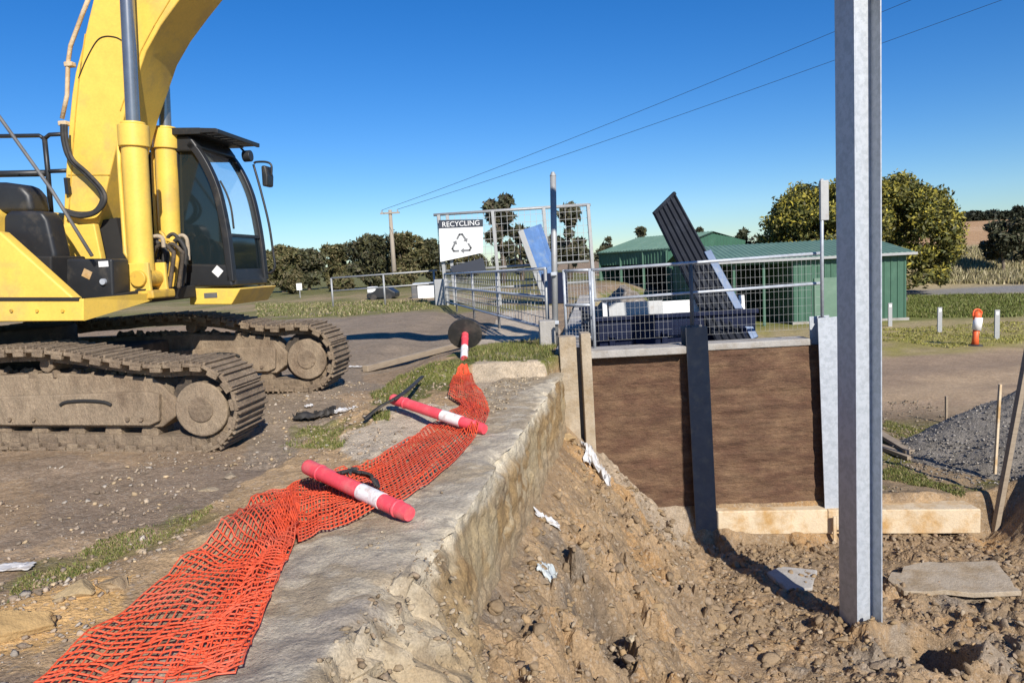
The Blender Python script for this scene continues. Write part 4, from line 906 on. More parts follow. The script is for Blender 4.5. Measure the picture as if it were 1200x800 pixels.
def crumple(name, px, py, size, m, label, cat, sq=(1, 1, .5), seed=1, y0=2.0, tilt=0):
    n = 16; r = np.random.default_rng(seed); gpt = ground(px, py, y0); A, B = np.meshgrid(np.linspace(-1, 1, n), np.linspace(-1, 1, n))
    x = A+.25*fbm(A*3+seed, B*3, 1, seed); y = B+.25*fbm(A*3, B*3+seed, 1, seed+1)
    x = x*(1-.35*np.abs(fbm(A*2, B*2, 1, seed+5))); h = (.8*np.abs(fbm(A*3, B*3, 1.1, seed+2))+.35*np.abs(fbm(A*9, B*9, 1, seed+3)))*size*sq[2]*1.6
    wx = gpt.x+x*size*sq[0]; wy = gpt.y+y*size*sq[1]; z = terrain(wx, wy)+h+.015
    lo_ = np.stack([wx, wy, z], -1).reshape(-1, 3)-np.array((gpt.x, gpt.y, gpt.z)); ii = np.arange(n*n).reshape(n, n)
    f = np.stack([ii[:-1, :-1], ii[:-1, 1:], ii[1:, 1:], ii[1:, :-1]], -1).reshape(-1, 4)
    o = npmesh(name, lo_, f, m); o.location = gpt
    sm = o.modifiers.new('thick', 'SOLIDIFY'); sm.thickness = .006
    return tag(o, label, cat)
crumple('plastic_sheet', 370, 491, .20, 'rubber', 'crumpled black plastic on the ground beyond the fallen bollards', 'litter', (1.1, .7, .45), 3)
crumple('plastic_sheet', 398, 484, .12, 'plastic_white', 'scrap of white plastic beside the crumpled black plastic', 'litter', (1.5, .5, .4), 5)
crumple('plastic_sheet', 362, 478, .045, 'plastic_white', 'small white scrap behind the crumpled black plastic', 'litter', (1, 1, .8), 8)
crumple('plastic_sheet', 418, 431, .075, 'plastic_white', 'thin white strip on the gravel in front of the far track', 'litter', (1.7, .4, .3), 9)
crumple('plastic_sheet', 699, 553, .19, 'plastic_white', 'white plastic bag lying on the spoil heap below the corner post', 'litter', (.95, .8, .9), 11)
crumple('plastic_sheet', 642, 612, .09, 'plastic_white', 'small white plastic scrap in the spoil against the wall', 'litter', (1.4, .6, .5), 12)
crumple('plastic_sheet', 640, 668, .11, 'plastic_clear', 'grey clear plastic wrap caught in the spoil', 'litter', (.8, 1.3, .5), 13)
crumple('plastic_sheet', 15, 668, .09, 'plastic_white', 'pale scrap on the bare ground below the excavator track', 'litter', (1.3, .6, .15), 14)
# ================================================================== RIGHT: gravel pile, stakes, planks
def gravel():
    n = 120; th_ = np.linspace(0, 2*PI, n, endpoint=False); rr = np.linspace(0, 1, 50); A, Rr = np.meshgrid(th_, rr)
    R0_ = 2.55*(1+.10*np.sin(A*2+1)+.06*np.sin(A*5))
    cx, cy = 9.3, 12.5; x = cx+np.cos(A)*Rr*R0_; y = cy+np.sin(A)*Rr*R0_*.85
    prof = 1.34*(1-Rr**1.05)*(1-.12*Rr); z = terrain(x, y)*Rr**2+(1-Rr**2)*-3.68+prof+.09*fbm(x, y, .6, 301)*(1-Rr**6)+.03*fbm(x, y, .13, 302, 3)-.06*Rr**8
    v = np.stack([x-cx, y-cy, z+3.68], -1).reshape(-1, 3); ii = np.arange(n*50).reshape(50, n); jj = np.roll(ii, -1, 1)
    f = np.stack([ii[:-1], jj[:-1], jj[1:], ii[1:]], -1).reshape(-1, 4)
    m = mat('dark_gravel', (.20, .178, .148), .95, 0, .25, 4, (.27, .24, .20), 9, .45, .6, bump=1., bump_scale=30, spec=.2, fine=.5)
    o = npmesh('gravel_pile', v, f[n*0:], m, smooth=True); o.location = (cx, cy, -3.68); tag(o, 'pile of dark grey gravel behind the footing beam', 'gravel pile')
    k = 6000; a = rng.uniform(0, 2*PI, k); r_ = np.sqrt(rng.uniform(0, 1.15, k)); Rb = 2.55*(1+.10*np.sin(a*2+1)+.06*np.sin(a*5)); xx = cx+np.cos(a)*r_*Rb; yy = cy+np.sin(a)*r_*Rb*.85
    rc = np.clip(r_, 0, 1); zz = terrain(xx, yy)*rc**2+(1-rc**2)*-3.68+1.34*(1-rc**1.05)*(1-.12*rc)+.09*fbm(xx, yy, .6, 301)*(1-rc**6)
    kp = (yy < cy+.6) & (xx < 10)
    P_ = np.column_stack([xx, yy, zz])[kp]
    tag(stones('gravel', P_, sizes(len(P_), .012, .035, 2), colmix(len(P_), [(.2, .19, .175), (.27, .25, .225), (.15, .14, .13), (.33, .30, .26)], .25)), kind='stuff', label='loose grey stones on the gravel pile')
gravel()
def stake(px0, py0, px1, py1, w, h, m, label, y0=8, yd=None):
    a = ground(px0, py0, y0); b = PY(px1, py1, a.y+(yd or 0)); e = MB().bar((0, 0, -.15), b-a, w, h); o = e.build('stake', m, None, .004); o.location = a; return tag(o, label, 'stake')
o = stake(1164, 622, 1212, 372, .09, .07, 'timber', 'thick leaning timber stake at the right end of the footing beam', 8.5)
b0 = PY(1166, 540, 11.0); b1 = PY(1172, 450, 11.0); b0.z -= .2
tag(MB().bar(b0, b1, .045, .035).build('stake', 'concrete_pale', None, .003), 'thin pale timber stake in front of the gravel pile', 'stake')
a = ground(1109, 496, 8); b = PY(1109, 464, a.y); tag(MB().bar(a-V((0, 0, .1)), b, .05, .04).build('stake', 'timber', None, .003), 'short dark peg beside the gravel pile at the dirt road', 'stake')
def plank(p, q, w, h, label, m='timber'):
    tag(MB().bar(p, q, w, h).build('plank', m, None, .006), label, 'plank')
a = ground(1020, 522, 8); b = ground(1068, 540, 8)
plank(a+V((0, 0, .05)), b+V((0, 0, .05)), .16, .07, 'weathered plank lying on the ground beside the big post, lower of the two')
a2 = ground(1018, 506, 8); plank(a2+V((0, 0, .10)), b+V((.05, .12, .12)), .16, .07, 'weathered plank resting slantwise over the lower plank')
# guide posts and orange delineator
gp0 = None
for i, (px, pb, pt, lab) in enumerate(((1043, 382, 355, 'short white guide post beside the near green shed'), (1101, 390, 360, 'white guide post between the shed and the orange delineator'), (1168, 397, 363, 'white guide post right of the orange delineator'))):
    p0 = PZ(px, pb, -3.64); p0.z = tz(p0.x, p0.y); hh = PY(px, pt, p0.y).z-p0.z
    e = empty('guide_post', p0, 0, lab, 'guide post', 'guide posts along the verge')
    MB().prism([(-.09, -.03, -.1), (.09, -.03, -.1), (.09, .03, -.1), (-.09, .03, -.1)], (.0, 0, hh+.1)).build('post', 'galv_old', e, .01)
    MB().box((0, -.034, hh-.12), (.10, .006, .12)).build('reflector', 'white', e)
p0 = PZ(1143, 405, -3.62); p0.z = tz(p0.x, p0.y)
e = empty('delineator', p0, 0, 'orange plastic delineator with a white collar on the verge', 'delineator')
mo = mat('orange_plastic', (.80, .13, .035), .5, 0, .1, 4)
MB().tube([(-.01, 0, .05), (0, 0, .3), (.03, 0, .62)], [.12, .095, .105], 14).build('lower_tube', mo, e, smooth=True)
MB().tube([(.03, 0, .56), (.08, -.02, .98)], [.145, .135], 14).build('collar', 'white', e, smooth=True)
MB().tube([(.05, .01, .9), (.07, .02, 1.08), (.07, .02, 1.2)], [.12, .13, .06], 14).tube(curve([(-.10, 0, 1.04), (-.06, 0, 1.22), (.08, 0, 1.26), (.2, 0, 1.16), (.16, 0, 1.02)]), .028, 8).build('handle_top', mo, e, smooth=True)
MB().tube([(0, 0, 0), (0, 0, .04), (0, 0, .07)], [.24, .22, .12], 18).build('rubber_base', 'rubber', e)
# ================================================================== FENCES AND GATE
def mesh_panel(mb, a, b, h0, h1, sx, sz, w):
    a, b = V(a), V(b); L = (V((b.x, b.y, 0))-V((a.x, a.y, 0))).length; n = max(1, round(L/sx))
    for k in range(n+1):
        p = a.lerp(b, k/n); mb.bar((p.x, p.y, p.z+h0), (p.x, p.y, p.z+h1), w)
    m_ = max(1, round((h1-h0)/sz))
    for k in range(m_+1):
        z = h0+(h1-h0)*k/m_; mb.bar((a.x, a.y+w*.9, a.z+z), (b.x, b.y+w*.9, b.z+z), w)
# fence on the panels
zc_ = -1.29
F = empty('mesh_fence', (2.9, 10.75, zc_), 0, 'galvanised mesh safety fence standing above the brown panels', 'fence')
f0, f1 = (1.20-2.9, 0, 0), (4.50-2.9, 0, .02)
for nm, h, r in (('top_rail', 1.15, .024), ('middle_rail', .72, .022), ):
    MB().tube([V(f0)+V((0, 0, h-.02)), V(f1)+V((0, 0, h+.03))], r, 10).build(nm, 'galv', F, smooth=True)
mb = MB(); mesh_panel(mb, f0, f1, .10, 1.12, .068, .115, .0022); mb.build('wire_mesh', 'galv_old', F)
MB().tube([(2.63-2.9, 0, 0), (2.63-2.9, 0, 1.14)], .03, 10).build('fence_post', 'steel_dark', F, smooth=True)
MB().tube([(1.20-2.9, 0, -.02), (1.20-2.9, 0, 1.12)], .024, 10).build('fence_post', 'galv', F, smooth=True)
# tall end pipe by the big post
e = empty('pipe_post', (4.47, 10.60, -1.0), 0, 'slim tall pipe standing on the galvanised post', 'post')
MB().tube([(-.01, 0, 0), (-.0, 0, 1.95)], .024, 10).build('pipe', 'galv', e, smooth=True)
MB().box((.03, 0, 1.65), (.12, .06, .56)).build('latch_plate', 'galv_old', e, .01)
# gate post at the corner, fence leaving it
gpz = tz(.55, 12.3)
GPt = empty('gate_post', (.72, 12.3, -1.36), 0, 'tall round galvanised gate post behind the grass mound', 'post')
tpz = PY(648, 206, 12.3)
MB().tube([(0, 0, -.1), (tpz.x-.72, 0, tpz.z+1.36)], .050, 14).build('post', 'galv_old', GPt, smooth=True)
MB().tube([(tpz.x-.72, 0, tpz.z+1.36), (tpz.x-.72, 0, tpz.z+1.42)], [.055, .025], 14).build('post_cap', 'galv_old', GPt)
for h in (1.15, .35): MB().box((.02, -.07, h), (.1, .08, .06)).build('hinge', 'galv', GPt, .008)
MB().box((-.13, -.02, .17), (.26, .35, .45)).build('footing_block', 'concrete_grey', GPt, .02)
# path fence from the gate post back to the sign bay
pf0 = V((.62, 12.5, -1.45)); pf1 = V((-2.35, 27.4, -1.50))
PF = empty('path_fence', pf0, 0, 'low galvanised rail fence running from the gate post back to the sign', 'fence')
def rel(p): return V(p)-pf0
for nm, h in (('top_rail', 1.33), ('middle_rail', .85), ('bottom_rail', .32)):
    MB().tube([rel(pf0+V((0, 0, h))), rel(pf1+V((0, 0, h-.1)))], .030, 8).build(nm, 'galv', PF, smooth=True)
for t in (.0, .3, .55, .8, 1): p = rel(pf0.lerp(pf1, t)); MB().tube([p, p+V((0, 0, 1.32-.1*t))], .032, 8).build('fence_post', 'galv_old', PF, smooth=True)
mb = MB(); mesh_panel(mb, rel(pf0), rel(pf1), .34, 1.27, .30, .155, .010); mb.build('wire_mesh', 'galv_old', PF)
# short gate panel between the gate post and the wall fence
gq = [PY(659, 316, 12.2), PY(690, 314, 12.0)]
GT = empty('mesh_gate', (gq[0].x, 12.2, -1.35), 0, 'narrow galvanised mesh gate beside the tall gate post', 'gate')
ga, gb_ = V((.02, 0, 0)), V((gq[1].x-gq[0].x, -.3, 0))
for h in (.1, .62, 1.18): MB().tube([ga+V((0, 0, h)), gb_+V((0, 0, h))], .022, 8).build('gate_rail', 'galv', GT, smooth=True)
for p in (ga, gb_): MB().tube([p+V((0, 0, .05)), p+V((0, 0, 1.2))], .024, 8).build('gate_stile', 'galv', GT, smooth=True)
mb = MB(); mesh_panel(mb, ga, gb_, .1, 1.15, .06, .06, .005); mb.build('wire_mesh', 'galv_old', GT)
# tall bay with the sign
SB = PZ(515, 360, -1.5)
bayY = SB.y
def bp(px, py): p = PY(px, py, bayY); return p-SB
BAY = empty('sign_bay', SB, 0, 'tall galvanised mesh frame of the recycling bay', 'frame')
gz = lambda p: tz(p.x+SB.x, p.y+SB.y)-SB.z
for px, pt, w in ((514, 252, .16), (524, 252, .08), (577, 247, .14), (637, 243, .12), (689, 240, .2)):
    t_ = bp(px, pt); b_ = V((t_.x+.12, 0, -.1))
    MB().bar(b_, t_, w, .12).build('bay_post', 'galv_old', BAY, .01)
MB().tube([bp(508, 252), bp(692, 240)], .05, 8).build('top_rail', 'galv_old', BAY, smooth=True)
MB().tube([bp(518, 318), bp(690, 306)], .05, 8).build('middle_rail', 'galv_old', BAY, smooth=True)
MB().tube([bp(518, 341), bp(690, 330)], .045, 8).build('middle_rail', 'galv_old', BAY, smooth=True)
mb = MB(); a, b = bp(516, 318), bp(692, 306); n_ = 26
h_ = bp(516, 250).z-a.z
for k in range(n_+1): p = a.lerp(b, k/n_); mb.bar(p, p+V((0, 0, h_)), .013)
for k in range(9): mb.bar(a+V((0, .012, h_*k/8)), b+V((0, .012, h_*k/8)), .013)
mb.build('wire_mesh', 'galv_old', BAY)
# lower bay gear: bin lids, brackets
MB().box(bp(518, 345)+V((0, .0, 0)), (.5, .5, 1.15)).build('control_box', 'galv_old', BAY, .03)
# recycling sign
sg = [PY(514, 258, bayY-.25), PY(566, 257, bayY-.25), PY(566, 296, bayY-.25), PY(516, 307, bayY-.25)]
SG = empty('recycling_sign', sg[3], 0, 'white recycling sign with dark header on the mesh bay', 'sign')
q = [p-sg[3] for p in sg]
hd = lambda t, s: (q[0].lerp(q[1], s)).lerp(q[3].lerp(q[2], s), t)
MB().prism([hd(.0, 0), hd(.0, 1), hd(1.0, 1), hd(1.0, 0)], (0, .04, 0)).build('board', 'white', SG, .005)
MB().prism([hd(.0, 0)+V((0, -.006, 0)), hd(.0, 1)+V((0, -.006, 0)), hd(.22, 1)+V((0, -.006, 0)), hd(.20, 0)+V((0, -.006, 0))], (0, .005, 0)).build('header', 'sign_dark', SG)
lw = [PY(528, 312, bayY-.2)-sg[3], PY(566, 302, bayY-.2)-sg[3], PY(570, 318, bayY-.2)-sg[3], PY(530, 319, bayY-.2)-sg[3]]
MB().prism(lw, (0, .03, 0)).build('lower_board', 'sign_dark', SG)
tc_ = bpy.data.curves.new('lettering', 'FONT'); tc_.body = 'RECYCLING'; tc_.size = .30; tc_.align_x = 'CENTER'; tc_.align_y = 'CENTER'; tc_.extrude = .002
to = bpy.data.objects.new('lettering', tc_); COL.objects.link(to); to.parent = SG; to.rotation_euler = (PI/2, 0, 0); to.location = hd(.11, .5)+V((0, -.012, 0)); tc_.materials.append(M['white'])
tc_.size = .26
to.name = 'lettering_curve'; bpy.context.view_layer.update(); tm_ = bpy.data.meshes.new_from_object(to.evaluated_get(bpy.context.evaluated_depsgraph_get())); tn_ = bpy.data.objects.new('lettering', tm_); COL.objects.link(tn_); tn_.parent = SG; tn_.location = to.location; tn_.rotation_euler = to.rotation_euler; bpy.data.objects.remove(to)
# three chasing arrows
ce = hd(.62, .5)+V((0, -.004, 0)); mb = MB()
CC = [ce+V((.46*math.cos(PI/2-k*2*PI/3), 0, .46*math.sin(PI/2-k*2*PI/3)-.05)) for k in range(3)]
for k in range(3):
    c_0, cp, cn = CC[k], CC[k-1], CC[(k+1) % 3]
    path = [c_0.lerp(cp, .36), c_0.lerp(cp, .13), c_0.lerp(cn, .13), c_0.lerp(cn, .40)]
    for u_, w_ in zip(path, path[1:]): mb.bar(u_-(w_-u_).normalized()*.015, w_+(w_-u_).normalized()*.015, .075, .004, (0, 1, 0))
    d_ = (path[3]-path[2]).normalized(); s_ = V((-d_.z, 0, d_.x)); mb.prism([path[3]-s_*.10, path[3]+d_*.13, path[3]+s_*.10], (0, -.004, 0))
mb.build('recycling_symbol', 'symbol_grey', SG)
# far-left low fence
ff = [PZ(392, 362, -1.47), PZ(512, 357, -1.47)]; e0 = ff[0]
FF = empty('rail_fence', e0, 0, 'long low rail fence in front of the far left trees', 'fence')
d_ = PY(512, 312, ff[1].y)
tl, tr_ = PY(388, 326, ff[0].y)-e0, PY(512, 317, ff[1].y)-e0
MB().tube([tl, tr_], .035, 8).build('top_rail', 'galv_old', FF, smooth=True)
MB().tube([PY(390, 341, ff[0].y)-e0, PY(512, 332, ff[1].y)-e0], .03, 8).build('middle_rail', 'galv_old', FF, smooth=True)
for t in (0, .5, .97): p = tl.lerp(tr_, t); MB().tube([(p.x, p.y, -.1), p], .04, 8).build('fence_post', 'galv_old', FF, smooth=True)
# things by that fence
def at_far(px, pb, z=-1.48): p = PZ(px, pb, z); return p
p0 = at_far(503, 350); TK = empty('water_tank', p0, 0, 'low white tank with grey ends by the rail fence', 'tank')
s_ = p0.y/870
MB().box((-.2*0, 0, 8*s_), (24*s_, 1.0, 16*s_)).build('tank_body', 'white', TK, .05)
for sx_ in (-1, 1): MB().box((sx_*15.5*s_, 0, 8*s_), (6.5*s_, 1.02, 16*s_)).build('tank_end', 'steel_dark', TK, .04)
MB().box((4*s_, 0, 18*s_), (42*s_, 1.1, 2.4*s_)).build('tank_lid', 'galv', TK, .02)
p0 = at_far(450, 352); CA = empty('trailer', p0, 0, 'small dark trailer with a white tub behind the rail fence', 'trailer'); s_ = p0.y/870
MB().prism([(-20*s_, 0, 3*s_), (14*s_, 0, 3*s_), (14*s_, 0, 9*s_), (4*s_, 0, 15*s_), (-6*s_, 0, 15*s_), (-20*s_, 0, 8*s_)], (0, 1.4, 0)).build('trailer_body', 'black', CA, .05)
for sx_ in (-12, 6): MB().cyl((sx_*s_, -.05, 4*s_), (sx_*s_, .15, 4*s_), 4*s_, 16).build('wheel', 'rubber', CA, .02)
MB().box((-14*s_, .4, 13*s_), (10*s_, .8, 7*s_)).build('tub', 'white', CA, .04)
p0 = at_far(352, 350); e = empty('small_sign', p0, 0, 'small white sign on a thin post before the far trees', 'sign'); s_ = p0.y/870
MB().tube([(0, 0, -.1), (0, 0, 15*s_)], .03, 8).build('sign_post', 'galv_old', e); MB().box((0, -.05, 14*s_), (6.5*s_, .03, 8*s_)).build('sign_plate', 'white', e, .01)
# ================================================================== BINS
NB = empty('skip_bin', (2.7, 13.2, -3.66), 0, 'long navy steel skip bin standing below the brown panels', 'skip bin')
mb = MB(); bx0, bx1, by0, by1, bz0, bz1 = -1.30, 1.20, -1.35, 1.35, .15, 2.70
for (c, d) in (((0, by0, (bz0+bz1)/2), (2.5, .05, bz1-bz0)), ((0, by1, (bz0+bz1)/2), (2.5, .05, bz1-bz0)), ((bx0+.0, 0, (bz0+bz1)/2), (.05, 2.64, bz1-bz0)), ((bx1-.0, 0, (bz0+bz1)/2), (.05, 2.64, bz1-bz0)), ((0, 0, bz0), (2.44, 2.6, .06))): mb.box((c[0]-.05*(c[0] == 0), c[1], c[2]), d)
mb.build('bin_body', 'navy', NB, .008)
mb = MB()
for k in range(6): mb.box((bx0+.2+k*.42, by0-.05, 1.35), (.09, .05, 2.2))
mb.build('stiffener', 'navy', NB, .005)
for yy_ in (by0-.02, by1+.02): MB().box((-.05, yy_, bz1), (2.6, .1, .07)).build('rim', 'navy', NB, .01)
for sx_ in (-.8, .7): MB().cyl((sx_, -.9, .08), (sx_, .9, .08), .1, 14).build('bin_roller', 'rubber', NB)
def heapmesh(name, cx, cy, z0, rx, ry, h, m, label, cat, seed):
    n = 36; k = 16; A, Rr = np.meshgrid(np.linspace(0, 2*PI, n, endpoint=False), np.linspace(0, 1, k)); x = np.cos(A)*Rr*rx; y = np.sin(A)*Rr*ry
    z = h*(1-Rr**1.4)+.25*h*fbm(x, y, rx*.4, seed)*(1-Rr)+.10*h*fbm(x*3, y*3, rx*.4, seed+1)
    v = np.stack([x, y, z], -1).reshape(-1, 3); ii = np.arange(n*k).reshape(k, n); jj = np.roll(ii, -1, 1); f = np.stack([ii[:-1], jj[:-1], jj[1:], ii[1:]], -1).reshape(-1, 4)
    o = npmesh(name, v, f, m); o.location = (cx, cy, z0); return tag(o, label, cat)
heapmesh('rubbish_heap', 2.05, 13.3, -1.15, .72, 1.1, .62, mat('mixed_rubbish', (.17, .14, .11), .9, 0, .5, 6, (.30, .27, .23), 9, .5, .6, bump=1, bump_scale=14), 'brown heap of rubbish inside the navy bin', 'heap', 5)
def board(px0, py0, px1, py1, y, m, label, name='board'):
    a, b = PY(px0, py0, y), PY(px1, py1, y); c = (a+b)/2
    o = MB().box((0, 0, 0), (abs(b.x-a.x), .03, abs(a.z-b.z))).build(name, m, None, .005); o.location = c; o.rotation_euler = (-.12, 0, .02); tag(o, label, 'board')
board(713, 355, 777, 374, 12.0, 'galv_old', 'grey metal sheet standing inside the front of the navy bin', 'metal_sheet')
board(776, 353, 828, 370, 12.05, 'white', 'white board standing inside the front of the navy bin')
board(706, 355, 712, 374, 11.97, 'white', 'narrow white strip at the end of the grey sheet in the bin')
board(866, 346, 873, 372, 12.4, 'white', 'small white board behind the leaning dark sheet')
# leaning ribbed dark sheet
TLc, TRc, BRc, BLc = PY(766, 251, 12.75), PY(791, 226, 12.95), PY(884, 397, 11.78), PY(838, 399, 11.62)
o0 = BLc
mb = MB(); nn = 28; vs = []; nrm = (TRc-TLc).cross(BLc-TLc).normalized()
if nrm.y > 0: nrm = -nrm
for i in range(nn+1):
    t = i/nn; prof_ = .035*(1 if (i % 5) in (1, 2) else 0)
    for s in (0, 1): vs.append((TLc.lerp(TRc, t) if s == 0 else BLc.lerp(BRc, t))-o0+nrm*prof_)
k = len(vs); vs2 = [v-nrm*.025 for v in vs]
fs = [(2*i, 2*i+1, 2*i+3, 2*i+2) for i in range(nn)]+[(k+2*i, k+2*i+2, k+2*i+3, k+2*i+1) for i in range(nn)]
mb.add(vs+vs2, fs)
LS = empty('ribbed_sheet', o0, 0, 'long ribbed dark steel sheet slanting up out of the navy bin', 'steel sheet')
mb.build('sheet', 'sheet', LS)
ed = MB(); a, b = TRc.lerp(BRc, .0)-o0, BRc-o0; a = a.lerp(b, .42); ed.bar(a+nrm*.02, b+nrm*.02, .13, .05, nrm); ed.build('edge_channel', 'blue_edge', LS, .01)  # paler blue paints side light onto the lower edge
ed = MB(); a, b = TLc-o0, TRc-o0; ed.bar(a, b, .06, .06); ed.build('end_cap', 'sheet', LS, .01)
# blue raised hopper by the recycling bay
hy = 26.5
hp = [PY(a, b, hy) for a, b in ((610, 270), (632, 262), (660, 345), (640, 352))]; h0 = V((hp[3].x, hy, tz(hp[3].x, hy)))
HB = empty('blue_hopper', h0, 0, 'faded blue steel chute sloping down beside the recycling bay', 'chute')
q = [p-h0 for p in hp]; q[1].y += .8; q[2].y += .6
MB().prism(q, (0.0, .08, 0)).build('chute_plate', 'blue', HB, .01)
MB().bar(q[1], q[2], .12, .2).build('chute_side', 'blue', HB, .01); MB().bar(q[0], q[3], .12, .2).build('chute_side', 'galv_old', HB, .01)
MB().box((q[3].x+.35, .5, .55), (.9, .9, 1.1)).build('chute_base', 'navy', HB, .03)
MB().bar((q[1].x+.1, q[1].y, q[1].z-.1), (q[1].x+.5, .6, .2), .08).build('support_leg', 'galv_old', HB)
# ================================================================== SHEDS
def ribbed_wall(a, b, z0, z1, zb1=None, pitch=.30, rib=.03):
    """vertical ribbed cladding from a to b (2D), flat top z1 at a and zb1 at b"""
    mb = MB(); a, b = V((*a, 0)), V((*b, 0)); L = (b-a).length; n = max(2, round(L/pitch)); t = (b-a)/L; nr = V((t.y, -t.x, 0)); zb1 = z1 if zb1 is None else zb1
    vs, fs = [], []; prof_ = [(0, 0), (.60, 0), (.68, 1), (.92, 1)]
    xs = [(k+u)/n for k in range(n) for u, h in prof_]+[1]; hs = [h for k in range(n) for u, h in prof_]+[0]
    for s, h in zip(xs, hs):
        p = a.lerp(b, s)+nr*rib*h; top_ = z1+(zb1-z1)*s; vs += [(p.x, p.y, z0), (p.x, p.y, top_)]
    m = len(xs); fs = [(2*i, 2*i+2, 2*i+3, 2*i+1) for i in range(m-1)]
    vs2 = [V(v)-nr*.06 for v in vs]; k = len(vs)
    vs2 = [((a.lerp(b, xs[i//2])-nr*.05).x, (a.lerp(b, xs[i//2])-nr*.05).y, vs[i][2]) for i in range(k)]
    mb.add(vs+vs2, fs+[(k+2*i, k+2*i+1, k+2*i+3, k+2*i+2) for i in range(m-1)]+[(2*i+1, 2*i+3, k+2*i+3, k+2*i+1) for i in range(m-1)]); return mb
# near shed: front faces the viewer, left bays open
zg = -3.66
c0, c1, c2 = PY(826, 388, 36.3), PY(931, 383, 35.6), PY(1062, 370, 35.0)
eL, eM, eR = PY(826, 307, 36.3).z, PY(931, 301, 35.6).z, PY(1062, 297, 35.0).z
ev = (eL+eM+eR)/3
S1 = empty('green_shed', (c1.x, c1.y, zg), 0, 'near green steel shed with open dark bays', 'shed'); o1 = V((c1.x, c1.y, 0))
def lc(p, z): return V((p.x-o1.x, p.y-o1.y, z-zg))
A_, B_, C_ = lc(c0, zg), lc(c1, zg), lc(c2, zg); H = ev-zg; D = V((.5, 9.0, 0))
ribbed_wall(B_.xy, C_.xy, 0, H).build('front_wall', 'green', S1)
ribbed_wall(C_.xy, (C_+D).xy, 0, H).build('side_wall', 'green', S1)
ribbed_wall((A_+D).xy, A_.xy, 0, H).build('side_wall', 'green', S1); ribbed_wall((C_+D).xy, (A_+D).xy, 0, H).build('back_wall', 'green', S1)
ribbed_wall((B_+D*.6).xy, B_.xy, 0, H-.1).build('inner_wall', 'green', S1)
for t in (0, .33, .66): p = A_.lerp(B_, t); MB().bar(p+V((.06, .06, 0)), p+V((.06, .06, H-.2)), .12).build('bay_post', 'green', S1)
MB().bar(A_+V((0, .05, H-.12)), B_+V((0, .05, H-.12)), .05, .24).build('eave_beam', 'green', S1)
dr = B_.lerp(C_, .18); dr2 = B_.lerp(C_, .42); MB().prism([dr+V((0, -.06, .02)), dr2+V((0, -.06, .02)), dr2+V((0, -.06, 2.2)), dr+V((0, -.06, 2.2))], (0, .04, 0)).build('door', 'green_roof', S1)
MB().prism([B_+V((-.1, -.08, 0)), C_+V((.1, -.08, 0)), C_+V((.1, .1, 0)), B_+V((-.1, .1, 0))], (0, 0, .14)).build('base_kerb', 'concrete_grey', S1)
def roofmesh(e0, e1, r0, r1, th=.06, n=40):
    mb = MB(); vs = []
    for i in range(n*4+1):
        s = i/(n*4); h = .035 if i % 4 in (1, 2) else 0; vs += [e0.lerp(e1, s)+V((0, 0, h)), r0.lerp(r1, s)+V((0, 0, h))]
    m = n*4+1; k = len(vs); vs2 = [v-V((0, 0, th+(.035 if (i//2) % 4 in (1, 2) else 0))) for i, v in enumerate(vs)]
    mb.add(vs+vs2, [(2*i, 2*i+2, 2*i+3, 2*i+1) for i in range(m-1)]+[(k+2*i, k+2*i+1, k+2*i+3, k+2*i+2) for i in range(m-1)]+[(2*i, k+2*i, k+2*i+2, 2*i+2) for i in range(m-1)]); return mb
hz_ = V((0, 0, H+.04)); md = D*.5+V((0, 0, .75))
rf_ = roofmesh(A_+hz_+V((-.3, -.35, -.05)), C_+hz_+V((.3, -.35, -.05)), A_+md+hz_+V((-.3, 0, 0)), C_+md+hz_+V((.3, 0, 0))).build('roof', 'green_roof', S1)
roofmesh(A_+D+hz_+V((-.3, .35, -.05)), C_+D+hz_+V((.3, .35, -.05)), A_+md+hz_+V((-.3, .02, 0)), C_+md+hz_+V((.3, .02, 0))).build('roof', 'green_roof', S1)
for P0 in (A_, C_): MB().prism([P0+V((0, .02, H)), P0+D+V((0, -.02, H)), P0+D*.5+V((0, 0, H+.72))], (.03, 0, 0)).build('gable', 'green', S1)
MB().bar(A_+hz_+V((-.3, -.4, -.1)), C_+hz_+V((.3, -.4, -.1)), .1, .12).build('gutter', 'galv_old', S1)
# far shed
k0, k1, k2 = PY(704, 330, 52), PY(784, 330, 46), PY(874, 325, 50)
S2 = empty('green_shed', (k1.x, k1.y, zg), 0, 'farther green shed with a pale gabled roof behind the navy bin', 'shed'); o1 = V((k1.x, k1.y, 0))
hE = PY(784, 291, 46).z-zg; pk = PY(836, 272, 48).z-zg
A_, B_, C_ = lc(k0, zg), lc(k1, zg), lc(k2, zg)
for P_, Q_, nm in ((A_, B_, 'front_wall'),):
    ribbed_wall(P_.xy, Q_.xy, hE*.78, hE).build('front_wall', 'green', S2)
    for t in (0, .33, .66, .98): p = P_.lerp(Q_, t); MB().bar(p, p+V((0, 0, hE-.1)), .15).build('bay_post', 'green', S2)
Mid = B_.lerp(C_, .55)
ribbed_wall(B_.xy, Mid.xy, 0, hE, pk).build('gable_wall', 'green', S2); ribbed_wall(Mid.xy, C_.xy, 0, pk, hE+.3).build('gable_wall', 'green', S2)
E_ = A_-B_
ribbed_wall((C_).xy, (C_+E_).xy, 0, hE).build('back_wall', 'green', S2); ribbed_wall((C_+E_).xy, A_.xy, 0, hE).build('side_wall', 'green', S2)
MB().prism([B_.lerp(C_, .6)+V((0, 0, .05)), A_.lerp(C_+E_, .6)+V((0, 0, .05)), A_.lerp(C_+E_, .6)+V((0, 0, hE-.1)), B_.lerp(C_, .6)+V((0, 0, hE-.1))], (.05, .05, 0)).build('inner_wall', 'shadow_in', S2)  # near-black sheet stands in for the shade inside the bays
